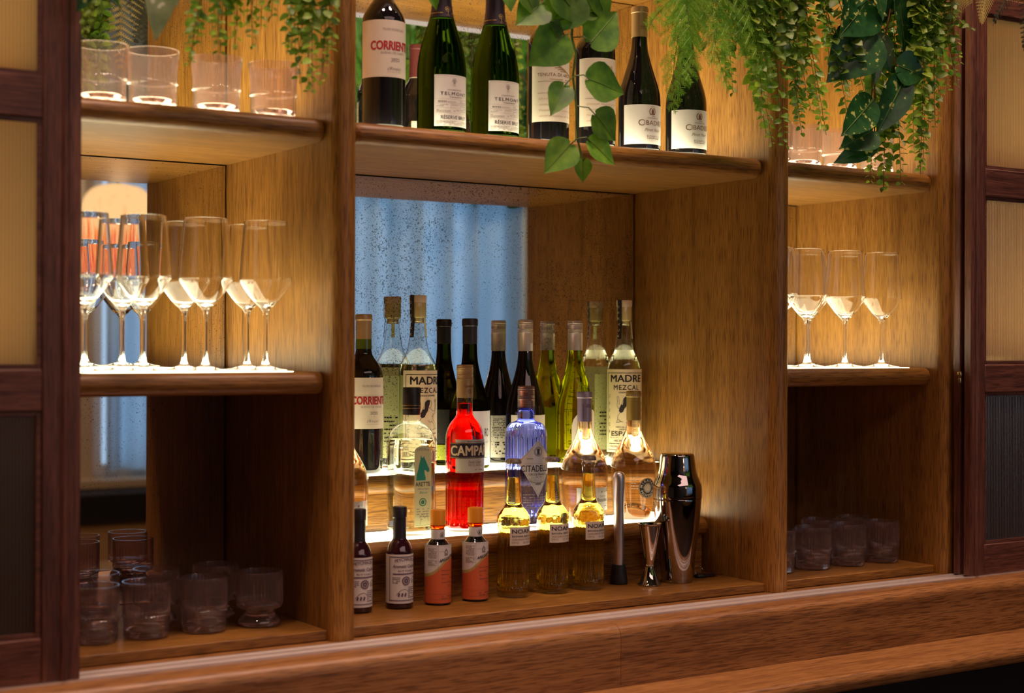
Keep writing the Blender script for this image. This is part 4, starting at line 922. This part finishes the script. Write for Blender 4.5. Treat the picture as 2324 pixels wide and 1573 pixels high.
# ------------------------------------------------------------------ plants
M_heart = leafmat('heart_leaf', (.035, .115, .010), (.10, .225, .016), .35, .5)
M_heart2 = leafmat('young_heart_leaf', (.09, .26, .02), (.22, .42, .04), .4, .4)
M_poth = leafmat('variegated_leaf', (.010, .060, .018), (.025, .11, .025), .2, .3, (.50, .55, .16), 70)
M_small = leafmat('trailing_leaf', (.06, .16, .012), (.22, .36, .04), .4, .45)
M_small2 = leafmat('trailing_leaf_bright', (.12, .27, .014), (.38, .52, .05), .42, .45)
M_asp = leafmat('asparagus_needles', (.11, .32, .012), (.28, .50, .04), .3, .5)
M_gfern = leafmat('golden_fern', (.42, .32, .10), (.62, .50, .18), .35, .5)
M_dfern = leafmat('dark_fern', (.03, .035, .018), (.07, .07, .035), .2, .5)
M_stem = pbr('green_stem', (.10, .17, .03), .5); M_bstem = pbr('reddish_stem', (.19, .075, .03), .5); M_trough = pbr('dark_planter', (.03, .025, .022), .6)
tr_ = thing('planter_trough', 'long dark planter on top of the back bar holding the trailing plants', 'planter', (1.62, .08, ZC + .0385))
obj('trough', MB().box(.2, 3.05, .0, .16, ZC + .0385, ZC + .16), M_trough, tr_, True)
obj('soil', MB().box(.21, 3.04, .01, .15, ZC + .1602, ZC + .168), M_black, tr_, True)
ZS = ZC + .16
def bigleaf(mb, base, tip, width, ny=-1.0, droop=.12, heart=True, nx=0, nz=.25):
    base = Vector(base); tip = Vector(tip); d = tip - base; L = d.length; d.normalize()
    nrm = Vector((nx, ny, nz)); nrm = (nrm - d * nrm.dot(d)).normalized(); s = d.cross(nrm)
    if heart: W = [(-.10, .26), (-.06, .50), (.04, .78), (.16, .95), (.30, 1.0), (.45, .90), (.60, .70), (.75, .45), (.88, .20), (.95, .09), (1.0, .0)]
    else: W = [(0, .02), (.04, .42), (.12, .74), (.25, .95), (.40, 1.0), (.55, .90), (.70, .68), (.83, .40), (.93, .16), (1.0, .0)]
    vs = []; K = 4
    for t, w in W:
        for k in range(-K, K + 1):
            q = k / K; tt = t
            if heart and t < .05: tt = t + (.13 if k == 0 else .13 * (1 - min(1, abs(q) * 2.2)))
            h = .10 * abs(q) ** 1.3 * w * L * width - droop * L * t * t + .012 * L * sin(t * 22) * abs(q)
            vs.append(base + d * (L * tt) + s * (q * w * L * width * .5) + nrm * h)
    n = 2 * K + 1; fs = []
    for i in range(len(W) - 1):
        for k in range(n - 1): fs.append((i * n + k, i * n + k + 1, (i + 1) * n + k + 1, (i + 1) * n + k))
    mb.add(vs, fs)
    return base
def rib(mb, base, tip, droop, L=None, ny=-1, nx=0, nz=.25):
    base = Vector(base); tip = Vector(tip); d = tip - base; L = d.length; dd = d.normalized(); nrm = Vector((nx, ny, nz)); nrm = (nrm - dd * nrm.dot(dd)).normalized()
    mb.tube([base + d * t + nrm * (-droop * L * t * t + .0007) for t in (.0, .25, .5, .75, .97)], L * .011, 5, L * .003)
# heart leaf vine
HE = [((1.552,1.943),(1.612,2.004),0.9), ((1.491,1.946),(1.427,1.890),0.95), ((1.472,1.968),(1.492,1.933),0.7), ((1.446,1.995),(1.388,1.952),0.9), ((1.514,2.022),(1.460,1.948),1), ((1.523,1.997),(1.585,2.003),0.8), ((1.547,1.878),(1.625,1.861),0.95), ((1.562,1.817),(1.607,1.776),1.1), ((1.495,1.861),(1.457,1.807),0.7), ((1.550,1.771),(1.599,1.734),0.9), ((1.507,1.761),(1.459,1.712),0.9), ((1.535,1.738),(1.540,1.699),0.8), ((1.231,2.004),(1.244,1.960),0.6), ((1.252,2.006),(1.262,1.975),0.6), ((1.379,2.023),(1.380,1.972),0.7), ((1.551,2.046),(1.604,1.976),0.8), ((1.406,2.019),(1.437,1.968),0.9), ((1.473,2.028),(1.542,1.969),0.9)]
hv = thing('hanging_heart_leaf_vine', 'single vine of big heart-shaped leaves dangling before the wine bottles', 'plant', (1.51, -.13, 1.70))
HS = [(1.510,2.100),(1.514,2.041),(1.514,1.973),(1.512,1.946),(1.521,1.921),(1.515,1.880),(1.522,1.830),(1.525,1.774),(1.533,1.748),(1.536,1.736)]
sm = MB().tube([(1.50, .05, ZS + .01), (1.503, -.02, ZS + .045), (1.506, -.11, ZS - .01), (1.508, -.128, 2.2)] + [(x, -.13, z) for x, z in HS], .0030, 7, .0018)
def near(x, z):
    return min(HS, key=lambda p: (p[0] - x) ** 2 + (p[1] - z) ** 2 + (0 if p[1] > z - .004 else .01))
rd = random.Random(5)
for i, (bs, tp, w) in enumerate(HE):
    if 11 < i < 15 or i == 16:
        p0 = (bs[0], -.125, 2.2); sm.tube([(bs[0] + .01, .05, ZS + .01), (bs[0] + .01, -.05, ZS + .03), p0, (bs[0], -.13, bs[1])], .0015, 5)
    else:
        q = near(*bs); sm.tube([(q[0], -.13, q[1]), ((q[0] + bs[0]) / 2, -.139, (q[1] + bs[1]) / 2 + .004), (bs[0], -.132, bs[1])], .0012, 5)
st_ = obj('stem', sm, M_stem, hv, True)
for i, (bs, tp, w) in enumerate(HE):
    dy = rd.uniform(-.018, .012); mb = MB(); b_ = (bs[0], -.132, bs[1]); e = (tp[0], -.132 + dy, tp[1]); nx = rd.uniform(-.5, .15)
    bigleaf(mb, b_, e, w * 1.0, nx=nx, droop=.08); L = obj('leaf', mb, M_heart2 if i in (2, 9, 10, 11, 12) else M_heart, hv, True, recalc=False, sharp=None if 0 else 80)
    rb_ = MB(); rib(rb_, b_, e, .08, nx=nx); obj('midrib', rb_, M_stem, L)
    bpy.data.objects[L.name + ''].children[0].location = (0, 0, 0)
# variegated pothos
PO = [((2.179,2.084),(2.096,2.006),1.0), ((2.254,2.117),(2.306,1.988),0.62), ((2.179,2.015),(2.092,1.924),0.95), ((2.201,2.026),(2.237,1.951),0.6), ((2.261,1.967),(2.321,1.949),1.2), ((2.278,1.952),(2.199,1.829),0.5), ((2.197,1.897),(2.093,1.819),0.55), ((2.190,1.835),(2.100,1.796),0.75), ((2.198,1.810),(2.107,1.771),0.45), ((2.206,1.989),(2.189,1.922),0.4), ((2.158,2.117),(2.123,2.054),0.8), ((2.217,2.142),(2.242,2.043),0.7), ((2.315,2.155),(2.354,2.073),0.7), ((2.191,2.130),(2.200,2.046),0.5)]
pv = thing('hanging_variegated_vine', 'big dark green leaves splashed with cream hanging at upper right', 'plant', (2.2, -.17, 1.77))
PS = [[(2.192,2.174),(2.189,2.088),(2.193,2.017),(2.199,1.936),(2.194,1.834)], [(2.271,2.185),(2.259,2.119),(2.235,2.026),(2.266,1.969),(2.284,1.952)], [(2.205,2.19),(2.205,2.056),(2.205,1.954),(2.206,1.899),(2.205,1.811)]]
sm = MB()
for P_ in PS: sm.tube([(P_[0][0], .05, ZS + .01), (P_[0][0], -.03, ZS + .045), (P_[0][0], -.15, ZS - .02)] + [(x, -.165, z) for x, z in P_], .0024, 6, .0015)
for bs, tp, w in PO:
    q = min([p for P_ in PS for p in P_], key=lambda p: (p[0] - bs[0]) ** 2 + (p[1] - bs[1]) ** 2); sm.tube([(q[0], -.165, q[1]), (bs[0], -.17, bs[1])], .0014, 5)
for x in (2.158, 2.217, 2.315): sm.tube([(x, .05, ZS + .01), (x, -.03, ZS + .04), (x, -.15, ZS - .03), (x, -.17, 2.15)], .0016, 5)
obj('stem', sm, M_bstem, pv, True)
for i, (bs, tp, w) in enumerate(PO):
    dy = rd.uniform(-.03, .02); mb = MB(); b_ = (bs[0], -.17 - .004 * (i % 3), bs[1]); e = (tp[0], -.17 + dy, tp[1]); nx = rd.uniform(-.6, .2)
    bigleaf(mb, b_, e, w * .95, nx=nx, droop=.10, heart=w > .7); L = obj('leaf', mb, M_poth, pv, True, recalc=False, sharp=80)
    rb_ = MB(); rib(rb_, b_, e, .10, nx=nx); obj('midrib', rb_, M_stem, L)
# trailing small-leaf vines
def strand(root, x0, x1, z1, Y, rd, ms, mst, size=.0115, step=.0112, sparse=1.0):
    Y += rd.uniform(-.035, .03)
    path = [Vector((x0, .05, ZS + .01)), Vector((x0, -.02, ZS + .04)), Vector((x0, Y + .01, ZS - .02))]
    n = 26; z0 = ZS - .05; ph = rd.uniform(0, 6); am = rd.uniform(.003, .009)
    zk = 2.08
    for i in range(n + 1):
        t = i / n; z = z0 + (z1 - z0) * t
        s_ = 0 if z > zk else (zk - z) / max(.01, zk - z1)
        path.append(Vector((x0 + (x1 - x0) * s_ + am * sin(ph + t * 7) * min(1, s_ * 3), Y + am * cos(ph + t * 6), z)))
    stem = obj('strand', MB().tube(path, .0011, 5, .0006), mst, root, True)
    mb = MB(); acc = 0; side = 0
    for a, b_ in zip(path[3:], path[4:]):
        seg = (b_ - a).length; acc += seg
        while acc > step:
            acc -= step; p = b_ - (b_ - a).normalized() * acc; side += 1
            end = max(0, (p.z - z1) / .10); sz = size * (min(1, .45 + .55 * end)) * rd.uniform(.8, 1.2)
            if p.z > 2.26: continue
            an = side * PI / 2 + rd.uniform(-.4, .4)
            for o in (0, PI):
                if rd.random() > .94 * sparse: continue
                dr = Vector((cos(an + o), sin(an + o) * .8, rd.uniform(-.75, .1)))
                leafquad(mb, p + dr * .002, dr, Vector((rd.uniform(-.6, .4), -.5, rd.uniform(.1, 1))), sz * 2.2, sz * 1.6, rd.uniform(.0, .3))
    fo = obj('foliage', mb, ms, stem, recalc=False, sharp=80)
    return stem
def trailing(name, label, data, Y, loc, seed, size=.0115, ms=None):
    t = thing(name, label, 'plant', loc); rd = random.Random(seed)
    for i, (x0, x1, z1) in enumerate(data): strand(t, x0, x1, z1, Y, rd, (ms or [M_small, M_small2])[i % 2], M_bstem if i % 3 == 0 else M_stem, size)
    return t
EE = [(1.85,1.861,1.957),(1.86,1.88,1.906),(1.876,1.893,1.891),(1.892,1.928,1.872),(1.908,1.953,1.85),(1.914,1.972,1.82),(1.93,1.986,1.784),(1.946,1.994,1.806),(1.963,2.02,1.849),(1.99,2.046,1.855),(2.013,2.054,1.827),(2.024,2.08,1.82),(2.041,2.103,1.873),(2.058,2.123,1.842),(2.075,2.146,1.855),(2.093,2.158,1.907),(2.11,2.188,1.893),(1.935,1.938,1.965),(1.979,1.991,1.954),(2.024,2.03,1.95),(2.07,2.076,1.946),(2.116,2.128,1.977),(1.903,1.914,1.987),(1.957,1.967,1.911),(2.002,2.012,1.894)]
GG = [(2.226,2.197,1.827),(2.251,2.234,1.744),(2.263,2.255,1.73),(2.281,2.271,1.733),(2.3,2.295,1.746),(2.312,2.317,1.758),(2.331,2.339,1.777),(2.35,2.364,1.809),(2.356,2.374,1.858),(2.363,2.387,1.908),(2.375,2.409,1.922),(2.395,2.431,1.934),(2.414,2.452,1.95),(2.427,2.462,1.991),(2.369,2.37,1.982),(2.388,2.389,1.975),(2.337,2.326,1.933),(2.312,2.301,1.896),(2.287,2.283,1.842),(2.414,2.428,2.023),(2.401,2.473,2.059)]
BB = [(0.856,0.83,1.846),(0.863,0.836,1.83),(0.877,0.846,1.867),(0.88,0.862,1.859),(0.891,0.881,1.844),(0.905,0.895,1.866),(0.919,0.916,1.865),(0.948,0.941,1.894),(0.992,0.989,1.866),(1.014,1.001,1.874),(1.014,1.013,1.824),(1.025,1.022,1.805),(1.037,1.031,1.812),(1.04,1.041,1.824),(1.055,1.051,1.852),(1.067,1.061,1.877),(0.977,0.956,1.912),(0.948,0.92,1.898),(1.025,1.015,1.869),(1.048,1.044,1.892),(0.891,0.87,1.899),(0.909,0.905,1.897)]
LS_ = [(0.671,0.672,1.854),(0.68,0.677,1.867),(0.687,0.682,1.88)]
trailing('hanging_trailing_vine', 'thick curtain of small round leaves hanging in front of the right oak upright', EE, -.13, (2.0, -.13, 1.78), 11, .0108)
trailing('hanging_trailing_vine', 'long small-leaved strands hanging lowest at upper right, beside the right sliding doors', GG, -.15, (2.33, -.15, 1.73), 12, .0112)
trailing('hanging_trailing_vine', 'blurred small-leaved strands hanging over the left tumblers', BB, -.12, (.95, -.12, 1.80), 13, .0092)
trailing('hanging_trailing_vine', 'short sprig of small leaves beside the left sliding door top', LS_, -.145, (.68, -.12, 1.85), 14, .008)
# asparagus fern
AS = [((1.752,2.092),(1.722,1.953)), ((1.768,2.094),(1.758,1.874)), ((1.804,2.099),(1.753,1.849)), ((1.814,2.100),(1.825,1.888)), ((1.846,2.104),(1.784,1.928)), ((1.867,2.107),(1.921,1.909)), ((1.888,2.110),(1.976,1.902)), ((1.825,2.101),(1.878,1.938)), ((1.932,2.116),(1.954,1.962)), ((1.783,2.096),(1.712,1.992)), ((1.953,2.119),(2.010,1.976)), ((1.742,2.090),(1.738,1.892)), ((1.910,2.113),(1.867,1.977)), ((1.856,2.106),(1.846,1.967)), ((1.783,2.096),(1.794,1.953)), ((1.899,2.111),(1.932,1.992)), ((1.835,2.103),(1.804,2.002))]
af = thing('hanging_asparagus_fern', 'feathery bright green fern spraying over the rightmost wine bottles', 'plant', (1.83, -.11, 1.85)); rd = random.Random(21)
def strip(mb, p, d, L, w):
    d = Vector(d).normalized(); s = d.cross(Vector((.2, -1, .1))); s = s.normalized() if s.length > 1e-4 else Vector((1, 0, 0)); e = p + d * L; c = p + d * (L * .5) + Vector((0, -L * .04, 0))
    mb.add([p - s * w * .4, p + s * w * .4, c + s * w * .5, c - s * w * .5, e + s * w * .15, e - s * w * .15], [(0, 1, 2, 3), (3, 2, 4, 5)])
for (a, b_) in AS:
    Y = -.11 + rd.uniform(-.04, .03); p0 = Vector((a[0], Y, a[1])); p1 = Vector((b_[0], Y - .02, b_[1]))
    main = [Vector((a[0], .05, ZS + .01)), Vector((a[0], -.02, ZS + .04)), Vector((a[0], Y + .01, ZS - .03))] + [p0.lerp(p1, t) + Vector((.012 * sin(t * 4 + a[0] * 50), 0, -.006 * sin(t * PI))) for t in [i / 10 for i in range(11)]]
    stem = obj('frond_stem', MB().tube(main, .0011, 5, .0005), M_stem, af, True); mb = MB()
    L = (p1 - p0).length; ax = (p1 - p0).normalized(); nb = int(L / .010)
    for i in range(nb + 3):
        t = i / (nb + 2); p = p0.lerp(p1, t) + Vector((.012 * sin(t * 4 + a[0] * 50), 0, -.006 * sin(t * PI))); sd = 1 if i % 2 else -1
        bl = .060 * (1 - t) ** .7 * rd.uniform(.7, 1.2) + .010
        bd = (ax * .75 + Vector((sd * .9, rd.uniform(-.35, .25), rd.uniform(-.2, .15)))).normalized()
        nn = int(bl / .0031)
        for j in range(nn):
            q = p + bd * (bl * j / nn) + Vector((0, 0, -.10 * bl * (j / nn) ** 2))
            for s2 in (-1, 1):
                sv = bd.cross(Vector((0, -1, 0))).normalized() * s2
                strip(mb, q, bd * .8 + sv * .8 + Vector((0, rd.uniform(-.3, .3), 0)), .0115 * (1 - .5 * j / nn) * rd.uniform(.8, 1.2), .0014)
        mb.tube([p, p + bd * bl * .5 + Vector((0, 0, -.025 * bl)), p + bd * bl + Vector((0, 0, -.10 * bl))], .0006, 4, .0004)
    obj('needles', mb, M_asp, stem, recalc=False, sharp=None)
# ferns
def frond(root, p0, p1, width, m, droop=.03, bend=(0, 0, 0)):
    p0 = Vector(p0); p1 = Vector(p1); bend = Vector(bend)
    f = lambda t: p0.lerp(p1, t) + bend * (4 * t * (1 - t))
    stem = obj('frond_stem', MB().tube([(p0.x, .05, ZS + .01), (p0.x, min(-.02, p0.y * .5), max(ZS + .03, p0.z)), *[f(i / 12) for i in range(13)]], .0012, 5, .0005), m, root, True)
    mb = MB(); n = 17; L = (p1 - p0).length
    for i in range(n):
        t = .06 + .93 * i / n; p = f(t); ax = (f(min(1, t + .01)) - f(t - .01)).normalized(); s = ax.cross(Vector((0, -1, 0))).normalized()
        for sd in (-1, 1):
            bl = width * (1 - t) ** .75 * min(1, t * 5 + .4); d = (s * sd + ax * .55 + Vector((0, .12, 0))).normalized(); k = max(4, int(bl / .0042))
            for j in range(k):
                q = p + d * (bl * j / k); w = .0052 * (1 - .75 * j / k)
                for s2 in (-1, 1):
                    e = ax * s2 * .9 + d * .6; strip(mb, q, e, w * 1.15, .0026)
            strip(mb, p, d, bl, .0016)
    obj('leaflets', mb, m, stem, recalc=False, sharp=None)
gf = thing('hanging_golden_fern', 'golden brown fern tips hanging at the top right, beside the right door', 'plant', (2.47, -.17, 2.05))
frond(gf, (2.496, -.17, 2.18), (2.405, -.17, 2.045), .062, M_gfern, bend=(-.01, 0, .02)); frond(gf, (2.536, -.165, 2.203), (2.50, -.175, 2.075), .055, M_gfern); frond(gf, (2.50, -.15, 2.2), (2.44, -.16, 2.1), .05, M_gfern)
df = thing('hanging_dark_fern', 'dark fern tips hanging over the top of the front right door', 'plant', (2.63, -.17, 2.03))
frond(df, (2.66, -.17, 2.202), (2.528, -.18, 2.074), .050, M_dfern, bend=(0, 0, .02)); frond(df, (2.655, -.17, 2.22), (2.631, -.175, 2.035), .045, M_dfern); frond(df, (2.70, -.17, 2.22), (2.66, -.17, 2.06), .05, M_dfern)
mf = thing('hanging_golden_fern', 'yellowing fern hanging above the frame, seen mirrored behind the left tumblers', 'plant', (1.10, -.12, 2.0))
frond(mf, (1.101, -.12, 2.26), (1.0985, -.12, 2.003), .075, M_gfern); frond(mf, (1.165, -.12, 2.26), (1.131, -.12, 2.066), .06, M_dfern); frond(mf, (1.075, -.12, 2.25), (1.040, -.12, 2.075), .06, M_dfern); frond(mf, (1.122, -.12, 2.25), (1.160, -.12, 2.055), .055, M_dfern)
# pale wispy leaf at the left
wl = thing('hanging_pale_leaf', 'blurred grey-green leaf hanging above the second left tumbler', 'plant', (.785, -.12, 1.86))
sm = MB().tube([(.80, .05, ZS + .01), (.795, -.03, ZS + .03), (.79, -.11, ZS - .03), (.786, -.12, 1.99)], .0016, 6); obj('stem', sm, M_stem, wl, True)
M_pale = leafmat('pale_leaf', (.14, .19, .10), (.26, .30, .18), .4, .35, (.6, .6, .5))
for (bs, tp, w) in (((.786, 1.985), (.780, 1.862), .42), ((.786, 2.00), (.812, 1.915), .5), ((.786, 2.0), (.755, 1.93), .45)):
    mb = MB(); bigleaf(mb, (bs[0], -.12, bs[1]), (tp[0], -.125, tp[1]), w, heart=False); obj('leaf', mb, M_pale, wl, True, recalc=False, sharp=80)
wl = thing('hanging_green_leaf', 'blurred green leaf at the top beside the left sliding door', 'plant', (.68, -.12, 1.89))
sm = MB().tube([(.70, .05, ZS + .01), (.70, -.03, ZS + .03), (.698, -.115, ZS - .03), (.693, -.12, 1.96)], .0016, 6); obj('stem', sm, M_stem, wl, True)
for (bs, tp, w) in (((.692, 1.955), (.660, 1.888), .6), ((.697, 1.96), (.725, 1.90), .5)):
    mb = MB(); bigleaf(mb, (bs[0], -.12, bs[1]), (tp[0], -.13, tp[1]), w); obj('leaf', mb, M_poth, wl, True, recalc=False, sharp=80)
# ------------------------------------------------------------------ lights, camera
def area(name, loc, rot, sx, sy, e, col):
    l = bpy.data.lights.new(name, 'AREA'); l.shape = 'RECTANGLE'; l.size = sx; l.size_y = sy; l.energy = e; l.color = col
    o = bpy.data.objects.new(name, l); COL.objects.link(o); o.location = loc; o.rotation_euler = rot; return o
area('window_daylight', (3.52, -4.3, 1.6), (R(90), 0, R(180)), 2.4, 1.6, 5000, (.35, .69, 1.0))
area('room_ambient_fill', (1.5, -2.9, 3.28), (0, 0, 0), 3.0, 1.2, 24, (1, .66, .60))  # added soft ambient fill over the room, no fitting modelled
M_lens = emit('downlight_lens', (1, .72, .42), 30)
dlx = [(.2, -.46), (.95, -.46), (1.7, -.46), (2.45, -.46), (3.2, -.46)]
t0 = None
for i, (x, y) in enumerate(dlx):
    L_ = ('warm ceiling downlight above the bar, leftmost of the row', 'warm ceiling downlight above the bar, second of the row', 'warm ceiling downlight above the bar, middle of the row', 'warm ceiling downlight above the bar, fourth of the row', 'warm ceiling downlight above the bar, rightmost of the row')[i]
    if t0 is None:
        t0 = thing('ceiling_downlight', L_, 'lamp', (x, y, 3.3), group='ceiling downlights')
        obj('housing', MB().lathe([(.055, -.005), (.06, 0), (.06, -.06), (.055, -.06), (.052, -.015)], 24), M_black, t0); obj('lens', MB().lathe([(0, -.022), (.05, -.022), (.05, -.018), (0, -.018)], 24), M_lens, t0)
    else: dup(t0, (x, y, 3.3), L_)
    l = bpy.data.lights.new('downlight_beam', 'SPOT'); l.energy = 72; l.spot_size = R(80); l.spot_blend = .8; l.color = (1, .635, .50); l.shadow_soft_size = .12
    o = bpy.data.objects.new('downlight_beam', l); COL.objects.link(o); o.location = (x, y, 3.235); o.rotation_euler = (0, 0, 0)
for x in (3.2, 4.3):
    l = bpy.data.lights.new('greenery_fill_spot', 'SPOT'); l.energy = 70; l.spot_size = R(80); l.color = (1, .85, .6); l.shadow_soft_size = .05  # added unseen spots that brighten the ceiling foliage
    o = bpy.data.objects.new('greenery_fill_spot', l); COL.objects.link(o); o.location = (x, -2.2, 2.9); o.rotation_euler = (R(-82), 0, 0)
l = bpy.data.lights.new('pendant_bulb', 'POINT'); l.energy = 6; l.color = (1, .65, .35); l.shadow_soft_size = .03
o = bpy.data.objects.new('pendant_bulb', l); COL.objects.link(o); o.location = (2.012, -2.8, 1.69)
w = bpy.data.worlds.new('daylight'); SC.world = w; w.use_nodes = True
bg = w.node_tree.nodes['Background']; bg.inputs[0].default_value = (.45, .68, 1.0, 1); bg.inputs[1].default_value = 1.2

cam = bpy.data.cameras.new('camera'); co = bpy.data.objects.new('camera', cam); COL.objects.link(co); SC.camera = co
cam.sensor_width = 36; cam.lens = 54.66
yaw, pitch, roll = .5786733, .0007112, .0031759
fw = Vector((sin(yaw) * cos(pitch), cos(yaw) * cos(pitch), sin(pitch))); rt = Vector((cos(yaw), -sin(yaw), 0)); up = rt.cross(fw)
r2 = rt * cos(roll) + up * sin(roll); u2 = -rt * sin(roll) + up * cos(roll)
co.matrix_world = Matrix(((r2.x, u2.x, -fw.x, -.0254), (r2.y, u2.y, -fw.y, -2.3), (r2.z, u2.z, -fw.z, 1.4156), (0, 0, 0, 1)))
cam.clip_start = .05
cam.dof.use_dof = True; cam.dof.focus_distance = 3.05; cam.dof.aperture_fstop = 3.2
vs = SC.view_settings; vs.view_transform = 'Standard'; vs.look = 'None'; vs.exposure = 0; vs.gamma = 1; vs.use_curve_mapping = False
cy = SC.cycles
cy.max_bounces = 24; cy.transmission_bounces = 18; cy.glossy_bounces = 14; cy.diffuse_bounces = 4; cy.transparent_max_bounces = 24
cy.sample_clamp_indirect = 6; cy.sample_clamp_direct = 0; cy.caustics_reflective = True; cy.caustics_refractive = True; cy.blur_glossy = .5
cy.use_denoising = True
